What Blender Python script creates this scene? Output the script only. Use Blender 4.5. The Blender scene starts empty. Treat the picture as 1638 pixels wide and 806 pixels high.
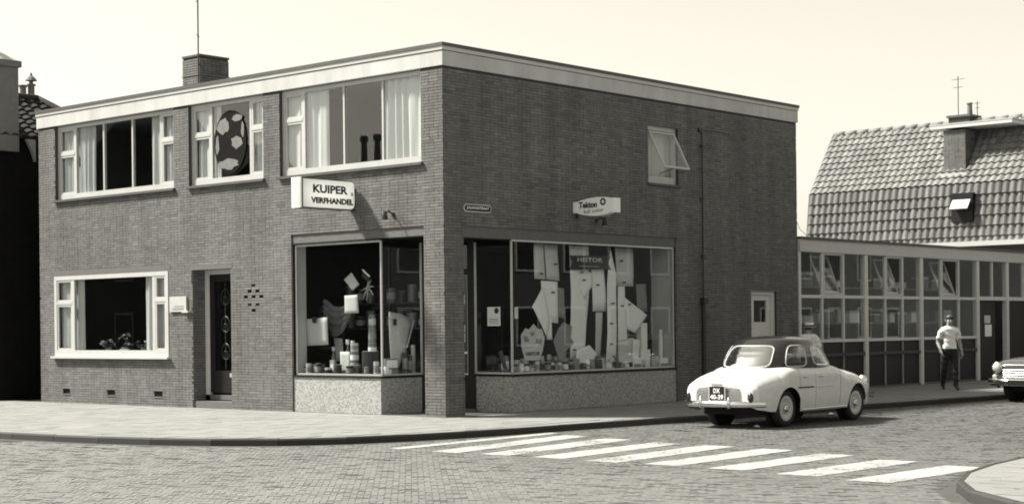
import bpy, bmesh, math, random
from mathutils import Vector, Matrix
random.seed(7)
R = math.radians
SC = bpy.context.scene
COL = SC.collection

# ------------------------------------------------------------------ camera, sky, sun, exposure
cam_d = bpy.data.cameras.new('camera')
cam = bpy.data.objects.new('camera', cam_d); COL.objects.link(cam)
CAM = Vector((-20.626, -19.758, 1.55))
YAW, ROLL, FPX, V0 = R(41.4237), 0.010818, 2617.7, 524.276
fwd = Vector((math.cos(YAW), math.sin(YAW), 0)); rgt = Vector((math.sin(YAW), -math.cos(YAW), 0)); upv = Vector((0, 0, 1))
rr = rgt * math.cos(ROLL) - upv * math.sin(ROLL)
uu = rgt * math.sin(ROLL) + upv * math.cos(ROLL)
M = Matrix((rr, uu, -fwd)).transposed().to_4x4(); M.translation = CAM
cam.matrix_world = M
cam_d.sensor_fit = 'HORIZONTAL'; cam_d.sensor_width = 36.0
cam_d.lens = FPX / 1638 * 36.0
cam_d.shift_x = 0.0
cam_d.shift_y = (V0 - 403.0) / 1638
cam_d.clip_start = 0.1; cam_d.clip_end = 3000
SC.camera = cam

SUN_AZ, SUN_EL = R(31), R(49)          # azimuth measured from +Y towards -X
sun_vec = Vector((-math.sin(SUN_AZ) * math.cos(SUN_EL), math.cos(SUN_AZ) * math.cos(SUN_EL), math.sin(SUN_EL)))
W = bpy.data.worlds.new('World'); SC.world = W; W.use_nodes = True
nt = W.node_tree; nt.nodes.clear()
sky = nt.nodes.new('ShaderNodeTexSky'); sky.sky_type = 'NISHITA'; sky.sun_disc = False
sky.sun_elevation = SUN_EL; sky.sun_rotation = -SUN_AZ
sky.air_density = 2.0; sky.dust_density = 1.0; sky.ozone_density = 1.0
bw = nt.nodes.new('ShaderNodeRGBToBW'); nt.links.new(sky.outputs[0], bw.inputs[0])
tint = nt.nodes.new('ShaderNodeMix'); tint.data_type = 'RGBA'; tint.blend_type = 'MULTIPLY'; tint.inputs[0].default_value = 1.0
nt.links.new(bw.outputs[0], tint.inputs[6]); tint.inputs[7].default_value = (1.0, 0.953, 0.82, 1)
bg = nt.nodes.new('ShaderNodeBackground'); bg.inputs[1].default_value = 0.069
nt.links.new(tint.outputs[2], bg.inputs[0])
wo = nt.nodes.new('ShaderNodeOutputWorld'); nt.links.new(bg.outputs[0], wo.inputs[0])
sl = bpy.data.lights.new('sun', 'SUN'); sl.energy = 4.0; sl.angle = R(6); sl.color = (1.0, 0.955, 0.845)
so = bpy.data.objects.new('sun', sl); COL.objects.link(so)
so.rotation_euler = (-sun_vec).to_track_quat('-Z', 'Y').to_euler(); so.location = sun_vec * 60
SC.view_settings.view_transform = 'Standard'; SC.view_settings.look = 'None'
SC.view_settings.gamma = 1.0; SC.view_settings.exposure = 1.5; SC.view_settings.use_curve_mapping = False
SC.cycles.filter_width = 1.9; SC.cycles.max_bounces = 8; SC.cycles.transparent_max_bounces = 16

# ------------------------------------------------------------------ materials (monochrome print, so all greys)
MATS = {}
def grey(g): return (g * .985, g * 1.0, g * 1.0, 1)
def new_mat(name):
    m = bpy.data.materials.new(name); m.use_nodes = True
    n = m.node_tree; n.nodes.clear()
    out = n.nodes.new('ShaderNodeOutputMaterial')
    b = n.nodes.new('ShaderNodeBsdfPrincipled'); n.links.new(b.outputs[0], out.inputs[0])
    return m, n, b, out
def mat(name, g, rough=.6, var=.12, scale=6.0, bump=0.0, bscale=None, metal=0.0, spec=.5, attr=False, coat=0.0, scale2=None, stretch=None, streak=0.0):
    """grey paint/stone with soft noise; attr=True multiplies by the mesh colour attribute 'tone' of each piece."""
    m, n, b, out = new_mat(name)
    b.inputs['Roughness'].default_value = rough; b.inputs['Metallic'].default_value = metal
    b.inputs['Specular IOR Level'].default_value = spec; b.inputs['Coat Weight'].default_value = coat
    tc = n.nodes.new('ShaderNodeNewGeometry')
    src = tc.outputs['Position']
    if stretch:
        mp = n.nodes.new('ShaderNodeMapping'); mp.inputs['Scale'].default_value = stretch
        n.links.new(src, mp.inputs[0]); src = mp.outputs[0]
    nz = n.nodes.new('ShaderNodeTexNoise'); nz.inputs['Scale'].default_value = scale; nz.inputs['Detail'].default_value = 6; nz.inputs['Roughness'].default_value = .65
    n.links.new(src, nz.inputs['Vector'])
    mr = n.nodes.new('ShaderNodeMapRange'); mr.inputs[1].default_value = .25; mr.inputs[2].default_value = .75
    mr.inputs[3].default_value = 1 - var; mr.inputs[4].default_value = 1 + var
    n.links.new(nz.outputs[0], mr.inputs[0])
    val = mr.outputs[0]
    if scale2:
        n2 = n.nodes.new('ShaderNodeTexNoise'); n2.inputs['Scale'].default_value = scale2; n2.inputs['Detail'].default_value = 3
        n.links.new(src, n2.inputs['Vector'])
        m2 = n.nodes.new('ShaderNodeMapRange'); m2.inputs[1].default_value = .3; m2.inputs[2].default_value = .7
        m2.inputs[3].default_value = 1 - var * .9; m2.inputs[4].default_value = 1 + var * .9
        n.links.new(n2.outputs[0], m2.inputs[0])
        mm = n.nodes.new('ShaderNodeMath'); mm.operation = 'MULTIPLY'
        n.links.new(val, mm.inputs[0]); n.links.new(m2.outputs[0], mm.inputs[1]); val = mm.outputs[0]
    if streak:
        mp = n.nodes.new('ShaderNodeMapping'); mp.inputs['Scale'].default_value = (2.6, 2.6, .22); n.links.new(src, mp.inputs[0])
        n3 = n.nodes.new('ShaderNodeTexNoise'); n3.inputs['Scale'].default_value = 1.0; n3.inputs['Detail'].default_value = 5; n3.inputs['Roughness'].default_value = .6
        n.links.new(mp.outputs[0], n3.inputs['Vector'])
        m3 = n.nodes.new('ShaderNodeMapRange'); m3.inputs[1].default_value = .3; m3.inputs[2].default_value = .62; m3.inputs[3].default_value = 1 - streak; m3.inputs[4].default_value = 1 + streak * .5
        n.links.new(n3.outputs[0], m3.inputs[0])
        mm = n.nodes.new('ShaderNodeMath'); mm.operation = 'MULTIPLY'
        n.links.new(val, mm.inputs[0]); n.links.new(m3.outputs[0], mm.inputs[1]); val = mm.outputs[0]
    if attr:
        at = n.nodes.new('ShaderNodeAttribute'); at.attribute_name = 'tone'
        mm = n.nodes.new('ShaderNodeMath'); mm.operation = 'MULTIPLY'
        n.links.new(val, mm.inputs[0]); n.links.new(at.outputs['Fac'], mm.inputs[1]); val = mm.outputs[0]
    mx = n.nodes.new('ShaderNodeMix'); mx.data_type = 'RGBA'; mx.blend_type = 'MULTIPLY'; mx.inputs[0].default_value = 1
    mx.inputs[6].default_value = grey(g); n.links.new(val, mx.inputs[7]); n.links.new(mx.outputs[2], b.inputs['Base Color'])
    if bump:
        nb = n.nodes.new('ShaderNodeTexNoise'); nb.inputs['Scale'].default_value = bscale or scale * 6; nb.inputs['Detail'].default_value = 4
        n.links.new(src, nb.inputs['Vector'])
        bp = n.nodes.new('ShaderNodeBump'); bp.inputs['Strength'].default_value = bump; bp.inputs['Distance'].default_value = .01
        n.links.new(nb.outputs[0], bp.inputs['Height']); n.links.new(bp.outputs[0], b.inputs['Normal'])
    MATS[name] = m
    return m
def glass(name, ior=1.5, tintv=.9, rough=.0, floor=0.0):
    m = bpy.data.materials.new(name); m.use_nodes = True; n = m.node_tree; n.nodes.clear()
    out = n.nodes.new('ShaderNodeOutputMaterial'); mix = n.nodes.new('ShaderNodeMixShader')
    tr = n.nodes.new('ShaderNodeBsdfTransparent'); tr.inputs[0].default_value = grey(tintv)
    gl = n.nodes.new('ShaderNodeBsdfGlossy'); gl.inputs['Roughness'].default_value = rough; gl.inputs[0].default_value = (1, 1, 1, 1)
    fr = n.nodes.new('ShaderNodeLayerWeight'); fr.inputs[0].default_value = .5      # Schlick reflectance, same from both sides
    pw_ = n.nodes.new('ShaderNodeMath'); pw_.operation = 'POWER'; pw_.inputs[1].default_value = 5.0
    n.links.new(fr.outputs['Facing'], pw_.inputs[0])
    f0 = max(((ior - 1) / (ior + 1)) ** 2, floor)
    mxx = n.nodes.new('ShaderNodeMath'); mxx.operation = 'MULTIPLY_ADD'; mxx.inputs[1].default_value = 1 - f0; mxx.inputs[2].default_value = f0
    n.links.new(pw_.outputs[0], mxx.inputs[0])
    n.links.new(mxx.outputs[0], mix.inputs[0]); n.links.new(tr.outputs[0], mix.inputs[1]); n.links.new(gl.outputs[0], mix.inputs[2])
    n.links.new(mix.outputs[0], out.inputs[0]); MATS[name] = m
    return m
def cloth(name, g, transl=.35):
    m = bpy.data.materials.new(name); m.use_nodes = True; n = m.node_tree; n.nodes.clear()
    out = n.nodes.new('ShaderNodeOutputMaterial'); mix = n.nodes.new('ShaderNodeMixShader'); mix.inputs[0].default_value = transl
    d = n.nodes.new('ShaderNodeBsdfDiffuse'); d.inputs[0].default_value = grey(g)
    t = n.nodes.new('ShaderNodeBsdfTranslucent'); t.inputs[0].default_value = grey(g)
    n.links.new(d.outputs[0], mix.inputs[1]); n.links.new(t.outputs[0], mix.inputs[2]); n.links.new(mix.outputs[0], out.inputs[0])
    MATS[name] = m
    return m
brick_m = mat('brick', .135, .85, .13, 9, .5, 120, attr=True, scale2=.55, streak=.22)
brick_d = mat('brick_old', .04, .9, .15, 9, .5, 120, attr=True)
mortar_m = mat('mortar', .052, .95, .15, 20, .4, 150)
fascia_m = mat('fascia_render', .47, .75, .07, 3.5, .15, 60, scale2=.8, streak=.12)
white_m = mat('white_paint', .47, .45, .05, 5, scale2=1.3)
offwhite_m = mat('off_white_paint', .58, .5, .08, 5)
greyp_m = mat('grey_paint', .26, .5, .08, 5)
steel_m = mat('aluminium_trim', .62, .35, .05, 12, metal=.6)
darkedge_m = mat('roof_edge_zinc', .07, .6, .2, 8)
dark_m = mat('dark_paint', .012, .5, .2, 8, spec=.25)
black_m = mat('black_iron', .02, .5, .2, 15)
lintel_m = mat('concrete_lintel', .11, .8, .14, 8, .3, 80)
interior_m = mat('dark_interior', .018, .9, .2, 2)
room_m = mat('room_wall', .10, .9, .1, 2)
shelf_m = mat('shelf_wood', .08, .7, .2, 5)
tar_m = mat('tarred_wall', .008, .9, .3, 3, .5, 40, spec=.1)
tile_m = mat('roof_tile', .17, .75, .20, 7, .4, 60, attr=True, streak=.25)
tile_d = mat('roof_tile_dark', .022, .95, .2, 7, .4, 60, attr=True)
slate_m = mat('sooty_render', .16, .9, .15, 5, .4, 50)
road_m = mat('road_paver', .135, .8, .10, 2.2, .5, 160, attr=True, scale2=.35)
joint_m = mat('joint_sand', .088, .95, .15, 8, .4, 100)
pave_m = mat('pavement_tile', .205, .85, .07, 1.6, .25, 160, attr=True, scale2=.5)
pavej_m = mat('pavement_joint', .14, .95, .12, 8)
kerb_m = mat('kerb_stone', .03, .8, .12, 3, .3, 100, attr=True)
gutter_m = mat('gutter_brick', .055, .9, .2, 4, .3, 100)
paint_m = mat('road_paint', .36, .6, .09, 3.0, .3, 160, scale2=14)
paper_m = mat('paper', .84, .7, .04, 4)
paper2_m = mat('paper_grey', .55, .7, .10, 12)
blotch_m = mat('pale_grey', .16, .6, .25, 9)
board_m = mat('white_board', .50, .7, .05, 4)
card_m = mat('card_grey', .25, .7, .25, 25)
void_m = mat('void', .004, 1.0, .1, 10, spec=.0)
ink_m = mat('ink', .012, .6, .1, 10)
tin_l = mat('tin_light', .58, .35, .08, 20, metal=.3)
tin_g = mat('tin_grey', .22, .35, .2, 30, metal=.3)
tin_d = mat('tin_dark', .03, .4, .3, 30)
drape_m = mat('drape_cloth', .11, .85, .1, 10)
sign_m = None
carw_m = mat('car_white', .64, .3, .06, 2.5, coat=.35, scale2=9)
carb_m = mat('car_black', .012, .25, .1, 3, coat=.7)
card2_m = mat('car_dark', .06, .22, .1, 3, coat=.7)
chrome_m = mat('chrome', .75, .12, .03, 5, metal=1.0)
tyre_m = mat('tyre_rubber', .018, .85, .2, 20)
hub_m = mat('hub_paint', .5, .35, .05, 8)
under_m = mat('underbody', .008, .9, .2, 5)
skin_m = mat('skin', .30, .6, .05, 12)
hair_m = mat('hair', .06, .6, .2, 60)
shirt_m = mat('white_shirt', .78, .9, .06, 10, .3, 40)
shirt2_m = mat('light_jacket', .78, .9, .06, 10, .3, 40)
trouser_m = mat('dark_trousers', .014, .9, .15, 15)
shoe_m = mat('shoe_leather', .012, .5, .1, 15)
straw_m = mat('straw_hat', .85, .8, .08, 40)
plant_m = mat('plant_leaf', .07, .6, .3, 15)
pot_m = mat('plant_pot', .3, .7, .1, 10)
interiorseat_m = mat('car_upholstery', .12, .8, .1, 10)
chip_m = mat('terrazzo_base', .40, .6, .1, 10)
pane_m = glass('window_glass', 1.5, .975)
paneh_m = glass('car_glass', 1.55, .75, .0, .06)
rearg_m = glass('car_rear_glass', 1.6, .6, .03, .5)
net_m = cloth('net_curtain', .62, .15)
sign_m = cloth('sign_acrylic', .93, .6)
sign2_m = mat('sign_enamel', .86, .3, .03, 3)
lamp_glass = glass('lamp_glass', 1.5, .9, .05, .25)
# mottled terrazzo of the shop plinths: chips of two greys
n_ = MATS['terrazzo_base'].node_tree
bs = [x for x in n_.nodes if x.type == 'BSDF_PRINCIPLED'][0]
gg = n_.nodes.new('ShaderNodeNewGeometry'); mp_ = n_.nodes.new('ShaderNodeMapping'); mp_.inputs['Scale'].default_value = (1, 1, .8)
vo = n_.nodes.new('ShaderNodeTexVoronoi'); vo.inputs['Scale'].default_value = 48; vo.inputs['Randomness'].default_value = 1
n_.links.new(gg.outputs['Position'], mp_.inputs[0]); n_.links.new(mp_.outputs[0], vo.inputs['Vector'])
bwc = n_.nodes.new('ShaderNodeRGBToBW'); n_.links.new(vo.outputs['Color'], bwc.inputs[0])
cr = n_.nodes.new('ShaderNodeValToRGB'); cr.color_ramp.elements[0].position = .30; cr.color_ramp.elements[0].color = grey(.20)
cr.color_ramp.elements[1].position = .60; cr.color_ramp.elements[1].color = grey(.36)
n_.links.new(bwc.outputs[0], cr.inputs[0]); n_.links.new(cr.outputs[0], bs.inputs['Base Color'])

# road paint is worn through to the stones in patches
n_ = MATS['road_paint'].node_tree; bs = [x for x in n_.nodes if x.type == 'BSDF_PRINCIPLED'][0]; out_ = [x for x in n_.nodes if x.type == 'OUTPUT_MATERIAL'][0]
gg = n_.nodes.new('ShaderNodeNewGeometry'); nz = n_.nodes.new('ShaderNodeTexNoise'); nz.inputs['Scale'].default_value = 26; nz.inputs['Detail'].default_value = 5; nz.inputs['Roughness'].default_value = .7
n_.links.new(gg.outputs['Position'], nz.inputs['Vector'])
nz2 = n_.nodes.new('ShaderNodeTexNoise'); nz2.inputs['Scale'].default_value = 1.3; nz2.inputs['Detail'].default_value = 2; n_.links.new(gg.outputs['Position'], nz2.inputs['Vector'])
ad = n_.nodes.new('ShaderNodeMath'); ad.operation = 'MULTIPLY_ADD'; ad.inputs[1].default_value = .5; n_.links.new(nz2.outputs[0], ad.inputs[0]); n_.links.new(nz.outputs[0], ad.inputs[2])
rp = n_.nodes.new('ShaderNodeMapRange'); rp.inputs[1].default_value = .60; rp.inputs[2].default_value = .68; n_.links.new(ad.outputs[0], rp.inputs[0])
tr_ = n_.nodes.new('ShaderNodeBsdfTransparent'); mx_ = n_.nodes.new('ShaderNodeMixShader'); n_.links.new(rp.outputs[0], mx_.inputs[0]); n_.links.new(tr_.outputs[0], mx_.inputs[1]); n_.links.new(bs.outputs[0], mx_.inputs[2]); n_.links.new(mx_.outputs[0], out_.inputs[0])

# ------------------------------------------------------------------ mesh helpers
class MB:
    def __init__(s): s.v = []; s.f = []; s.t = []; s.mi = []
    def add(s, vs, fs, tone=None, mi=0):
        k = len(s.v); s.v += [tuple(p) for p in vs]
        s.f += [tuple(k + i for i in f) for f in fs]
        s.t += [tone] * len(fs); s.mi += [mi] * len(fs)
        return s
    def box(s, x0, x1, y0, y1, z0, z1, tone=None, mi=0):
        if x0 > x1: x0, x1 = x1, x0
        if y0 > y1: y0, y1 = y1, y0
        if z0 > z1: z0, z1 = z1, z0
        return s.add([(x0, y0, z0), (x1, y0, z0), (x1, y1, z0), (x0, y1, z0), (x0, y0, z1), (x1, y0, z1), (x1, y1, z1), (x0, y1, z1)],
                     [(0, 3, 2, 1), (4, 5, 6, 7), (0, 1, 5, 4), (1, 2, 6, 5), (2, 3, 7, 6), (3, 0, 4, 7)], tone, mi)
    def obox(s, c, ax, ay, az, hx, hy, hz, tone=None, mi=0):
        c = Vector(c); ax = Vector(ax); ay = Vector(ay); az = Vector(az)
        P = [c + ax * hx * i + ay * hy * j + az * hz * k for k in (-1, 1) for i, j in ((-1, -1), (1, -1), (1, 1), (-1, 1))]
        return s.add(P, [(0, 3, 2, 1), (4, 5, 6, 7), (0, 1, 5, 4), (1, 2, 6, 5), (2, 3, 7, 6), (3, 0, 4, 7)], tone, mi)
    def prism(s, pts, off, tone=None, mi=0):
        """closed polygon pts (3D) extruded along off"""
        n = len(pts); off = Vector(off); a = [Vector(p) for p in pts]
        vs = a + [p + off for p in a]
        fs = [tuple(range(n))[::-1], tuple(range(n, 2 * n))] + [(i, (i + 1) % n, n + (i + 1) % n, n + i) for i in range(n)]
        return s.add(vs, fs, tone, mi)
    def tube(s, path, r, n=8, caps=True, closed=False, mi=0):
        P = [Vector(p) for p in path]; k = len(P); vs = []
        rs = r if isinstance(r, (list, tuple)) else [r] * k
        prev = None
        for i in range(k):
            if closed: d = P[(i + 1) % k] - P[i - 1]
            else: d = P[min(i + 1, k - 1)] - P[max(i - 1, 0)]
            d.normalize()
            if prev is None:
                a = d.cross(Vector((0, 0, 1)));
                if a.length < .05: a = d.cross(Vector((1, 0, 0)))
            else: a = prev - d * prev.dot(d)
            a.normalize(); prev = a; b = d.cross(a)
            for j in range(n):
                t = 2 * math.pi * j / n; vs.append(P[i] + (a * math.cos(t) + b * math.sin(t)) * rs[i])
        fs = []
        for i in range(k if closed else k - 1):
            for j in range(n):
                i2 = (i + 1) % k
                fs.append((i * n + j, i * n + (j + 1) % n, i2 * n + (j + 1) % n, i2 * n + j))
        if caps and not closed: fs += [tuple(range(n))[::-1], tuple((k - 1) * n + j for j in range(n))]
        return s.add(vs, fs, None, mi)
    def lathe(s, prof, c=(0, 0, 0), n=20, axis='z', mi=0, caps=True):
        """prof: (radius, height) pairs"""
        vs = []; c = Vector(c)
        for r, h in prof:
            for j in range(n):
                t = 2 * math.pi * j / n; a, b = r * math.cos(t), r * math.sin(t)
                vs.append(c + (Vector((a, b, h)) if axis == 'z' else Vector((b, h, a)) if axis == 'y' else Vector((h, a, b))))
        m = len(prof); fs = [(i * n + j, i * n + (j + 1) % n, (i + 1) * n + (j + 1) % n, (i + 1) * n + j) for i in range(m - 1) for j in range(n)]
        if caps: fs += [tuple(range(n))[::-1], tuple((m - 1) * n + j for j in range(n))]
        return s.add(vs, fs, None, mi)
    def grid(s, rows, mi=0, skip=None, close=False):
        nr, nc = len(rows), len(rows[0]); vs = [p for r in rows for p in r]; fs = []
        for i in range(nr - 1):
            for j in range(nc if close else nc - 1):
                if skip and skip(i, j): continue
                j2 = (j + 1) % nc
                fs.append((i * nc + j, i * nc + j2, (i + 1) * nc + j2, (i + 1) * nc + j))
        return s.add(vs, fs, None, mi)
    def mesh(s, name, smooth=False):
        me = bpy.data.meshes.new(name); me.from_pydata([tuple(p) for p in s.v], [], s.f)
        if True:
            at = me.attributes.new('tone', 'FLOAT', 'FACE')
            at.data.foreach_set('value', [1.0 if t is None else t for t in s.t])
        if any(s.mi): me.polygons.foreach_set('material_index', s.mi)
        if smooth: me.polygons.foreach_set('use_smooth', [True] * len(me.polygons))
        me.update(); return me
    def build(s, name, m, parent=None, smooth=False, fixn=False):
        me = s.mesh(name, smooth)
        if fixn:
            b = bmesh.new(); b.from_mesh(me); bmesh.ops.remove_doubles(b, verts=b.verts, dist=1e-5); bmesh.ops.recalc_face_normals(b, faces=b.faces); b.to_mesh(me); b.free()
        for q in (m if isinstance(m, (list, tuple)) else [m]): me.materials.append(q)
        return link(name, me, parent)
def link(name, data, parent=None):
    o = bpy.data.objects.new(name, data); COL.objects.link(o)
    if parent: put(o, parent)
    return o
WORLD_LOC = {}
def wloc(o):
    return WORLD_LOC.get(o.name, Matrix.Identity(4))
def put(o, parent):
    """parent while keeping world-space vertices where they are"""
    o.parent = parent; o.matrix_parent_inverse = wloc(parent).inverted()
    WORLD_LOC[o.name] = Matrix.Identity(4)
def empty(name, loc, rz=0.0, scale=(1, 1, 1)):
    o = bpy.data.objects.new(name, None); COL.objects.link(o); o.empty_display_size = .2
    o.location = loc; o.rotation_euler = (0, 0, rz); o.scale = scale
    WORLD_LOC[o.name] = Matrix.LocRotScale(Vector(loc), Matrix.Rotation(rz, 3, 'Z'), Vector(scale))
    return o
def child(o, parent):
    """parent with vertices in the parent's own space"""
    o.parent = parent; return o
def tag(o, label, cat, group=None):
    o['label'] = label; o['category'] = cat
    if group: o['group'] = group
    return o
def struct(o, kind='structure'): o['kind'] = kind; return o
def fbox(mb, side, a0, a1, d0, d1, z0, z1, **k):
    return mb.box(d0, d1, a0, a1, z0, z1, **k) if side == 'L' else mb.box(a0, a1, d0, d1, z0, z1, **k)
def fpt(side, a, d, z): return Vector((d, a, z)) if side == 'L' else Vector((a, d, z))
TXT = {}
def text_mb(mb, s, origin, right, up, height, width=None, depth=.004, mi=0, bold=0.0):
    """lettering as solid glyphs: cap height = height, total width = width"""
    key = (s, bold)
    if key not in TXT:
        cu = bpy.data.curves.new('lettering_source', 'FONT'); cu.body = s; cu.size = 1; cu.extrude = 0; cu.resolution_u = 3; cu.offset = bold
        o = bpy.data.objects.new('lettering_source', cu); COL.objects.link(o)
        dg = bpy.context.evaluated_depsgraph_get(); me = bpy.data.meshes.new_from_object(o.evaluated_get(dg))
        TXT[key] = ([v.co.copy() for v in me.vertices], [tuple(p.vertices) for p in me.polygons])
        bpy.data.objects.remove(o); bpy.data.curves.remove(cu); bpy.data.meshes.remove(me)
    vs, fs = TXT[key]
    x0 = min(v.x for v in vs); x1 = max(v.x for v in vs); y0 = min(v.y for v in vs); y1 = max(v.y for v in vs)
    sy = height / (y1 - y0); sx = width / (x1 - x0) if width else sy
    right = Vector(right); up = Vector(up); nrm = right.cross(up); o = Vector(origin)
    P = [o + right * ((v.x - x0) * sx) + up * ((v.y - y0) * sy) + nrm * depth for v in vs]
    return mb.add(P, fs, None, mi)

# ------------------------------------------------------------------ ground: road, pavers, pavements, kerbs
ZR = -0.10                                     # road level; pavement level is 0
def smooth_line(pts, n=8):
    P = [Vector(p).to_3d() if len(p) == 3 else Vector((p[0], p[1], 0)) for p in pts]; out = []
    for i in range(len(P) - 1):
        a = P[max(i - 1, 0)]; b = P[i]; c = P[i + 1]; d = P[min(i + 2, len(P) - 1)]
        for k in range(n):
            t = k / n
            out.append(.5 * ((2 * b) + (c - a) * t + (2 * a - 5 * b + 4 * c - d) * t * t + (3 * b - a - 3 * c + d) * t ** 3))
    out.append(P[-1]); return out
KERB = smooth_line([(-6.9, 60), (-6.85, 30), (-6.8, 14), (-6.78, 7), (-6.68, 3.4), (-6.35, .6), (-5.7, -1.1), (-4.9, -2.05), (-3.7, -2.62), (-2, -2.95), (0, -3.13), (3, -3.42), (8, -3.92), (14, -4.45), (30, -5.9), (60, -8.8)])
KERB2 = smooth_line([(60, -17.5), (30, -14.7), (12, -13.0), (3, -12.1), (-1.5, -11.65), (-3.2, -11.7), (-4.7, -11.98), (-5.9, -12.5), (-6.9, -13.3), (-7.5, -14.4), (-7.8, -16), (-7.9, -20), (-8, -60)])
def inside(poly, x, y):
    c = False; n = len(poly); j = n - 1
    for i in range(n):
        a, b = poly[i], poly[j]
        if (a[1] > y) != (b[1] > y) and x < (b[0] - a[0]) * (y - a[1]) / (b[1] - a[1]) + a[0]: c = not c
        j = i
    return c
def dist_line(line, x, y):
    best = 1e9
    for a, b in zip(line, line[1:]):
        dx, dy = b[0] - a[0], b[1] - a[1]; L2 = dx * dx + dy * dy or 1e-9
        t = max(0, min(1, ((x - a[0]) * dx + (y - a[1]) * dy) / L2))
        best = min(best, math.hypot(x - a[0] - t * dx, y - a[1] - t * dy))
    return best
PAVE1 = [(p.x, p.y) for p in KERB] + [(60, 60)]
PAVE2 = [(p.x, p.y) for p in KERB2] + [(60, -60)]
mb = MB(); S = 1500
mb.add([(-S, -S, ZR - .012), (S, -S, ZR - .012), (S, S, ZR - .012), (-S, S, ZR - .012)], [(0, 1, 2, 3)])
road = struct(mb.build('road', joint_m))
def in_view(x, y, z, m=0.02):
    d = Vector((x, y, z)) - CAM; q = d.dot(fwd)
    if q < 1: return False
    u = d.dot(rgt) / q * FPX / 819; v = (V0 - d.dot(upv) / q * FPX) / 806
    return abs(u) < 1 + m and -m < v < 1 + m * 2
def road_tone(x, y):
    t = 1.0 + random.uniform(-.06, .06)
    if random.random() < .04: t *= .85
    k = max(0, min(1, (x + 9 - .35 * (y + 6)) / 12)); t *= 1.06 - .42 * k      # stones get gradually darker into the side street
    return t
PW, PL, NH = .068, .204, 3
e1 = Vector((1, 1, 0)).normalized(); e2 = Vector((-1, 1, 0)).normalized()
pav = []
for i in range(-300, 340):
    for j in range(-240, 240):
        k = (i - j) % (2 * NH)
        if k == 0: cx, cy, hx, hy = i + NH / 2, j + .5, PL / 2, PW / 2
        elif k == 2 * NH - 1: cx, cy, hx, hy = i + .5, j + NH / 2, PW / 2, PL / 2
        else: continue
        c = e1 * cx * PW + e2 * cy * PW
        if not in_view(c.x, c.y, ZR, .03): continue
        d = (c - CAM).length
        if d > 46: continue
        if inside(PAVE1, c.x, c.y) or inside(PAVE2, c.x, c.y): continue
        if dist_line(KERB, c.x, c.y) < .28 or dist_line(KERB2, c.x, c.y) < .2: continue
        pav.append((d, c, hx, hy))
pav.sort(key=lambda q: q[0])
far = MB(); cache = {}
for n, (d, c, hx, hy) in enumerate(pav):
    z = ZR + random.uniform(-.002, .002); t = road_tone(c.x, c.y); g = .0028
    if n < 300:
        ti = round(t * 12); key = (hx > hy, ti)
        if key not in cache:
            m1 = MB(); b_ = .006
            top = [(hx - g - b_, hy - g - b_), (-(hx - g - b_), hy - g - b_), (-(hx - g - b_), -(hy - g - b_)), (hx - g - b_, -(hy - g - b_))]
            low = [(hx - g, hy - g), (-(hx - g), hy - g), (-(hx - g), -(hy - g)), (hx - g, -(hy - g))]
            V = [e1 * a + e2 * b for a, b in top] + [e1 * a + e2 * b + Vector((0, 0, -.005)) for a, b in low] + [e1 * a + e2 * b + Vector((0, 0, -.04)) for a, b in low]
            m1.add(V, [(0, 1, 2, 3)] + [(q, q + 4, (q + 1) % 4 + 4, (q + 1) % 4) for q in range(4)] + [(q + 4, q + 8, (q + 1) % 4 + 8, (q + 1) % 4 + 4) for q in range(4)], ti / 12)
            me = m1.mesh('paver'); me.materials.append(road_m); cache[key] = me
        o = link('paver', cache[key], road); o.location = (c.x, c.y, z)
    else:
        tl = (random.uniform(-.002, .002), random.uniform(-.002, .002)); V = []
        for (a, b) in ((1, 1), (-1, 1), (-1, -1), (1, -1)):
            q = c + e1 * a * (hx - g) + e2 * b * (hy - g); V.append((q.x, q.y, z + a * tl[0] + b * tl[1]))
        V += [(q[0], q[1], ZR - .03) for q in V]
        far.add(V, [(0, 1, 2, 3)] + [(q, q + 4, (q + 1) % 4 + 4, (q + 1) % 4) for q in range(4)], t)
struct(far.build('pavers', road_m, road), 'stuff')

def offset(line, d):
    out = []
    for i, p in enumerate(line):
        t = (line[min(i + 1, len(line) - 1)] - line[max(i - 1, 0)]).normalized(); out.append(p + Vector((-t.y, t.x, 0)) * d)
    return out
def pavement(name, poly, line, inward, label_rot):
    # base sheet inside the kerb
    ins = offset(line, inward * .07)
    base = MB(); far_pts = poly[len(line):]
    P = [(p.x, p.y, -.012) for p in ins] + [(a, b, -.012) for a, b in far_pts]
    base.add(P, [tuple(range(len(P)))])
    pv = struct(base.build(name, pavej_m))
    # kerb stones, one metre each
    acc = 0; seg = [line[0]]; stones = []
    for a, b in zip(line, line[1:]):
        L = (b - a).length; pos = 0
        while acc + (L - pos) >= 1.0:
            pos += 1.0 - acc; q = a + (b - a) * (pos / L); seg.append(q); stones.append(seg); seg = [q]; acc = 0
        acc += L - pos; seg.append(b)
    for sg in stones:
        mid = sg[len(sg) // 2]
        if not in_view(mid.x, mid.y, 0, .12) or (mid - CAM).length > 60: continue
        a = sg[0]; b = sg[-1]; t = (b - a); L = t.length
        if L < .2: continue
        t.normalize(); a = a + t * .004; b = b - t * .004
        inn = Vector((-t.y, t.x, 0)) * inward
        m1 = MB(); w = .07; tn = random.uniform(.85, 1.12); zt = random.uniform(-.003, .003)
        prof = [(0.0, ZR - .03), (.006, -.022 + zt), (.022, zt), (w, zt), (w, ZR - .03)]
        vs = [a + inn * d_ + Vector((0, 0, z_)) for d_, z_ in prof] + [b + inn * d_ + Vector((0, 0, z_)) for d_, z_ in prof]
        n = len(prof)
        m1.add(vs, [(q, q + 1, q + 1 + n, q + n) for q in range(n - 1)] + [tuple(range(n))[::-1], tuple(range(n, 2 * n))], tn)
        m1.build('kerb_stone', kerb_m, pv, fixn=True)
    return pv
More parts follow.
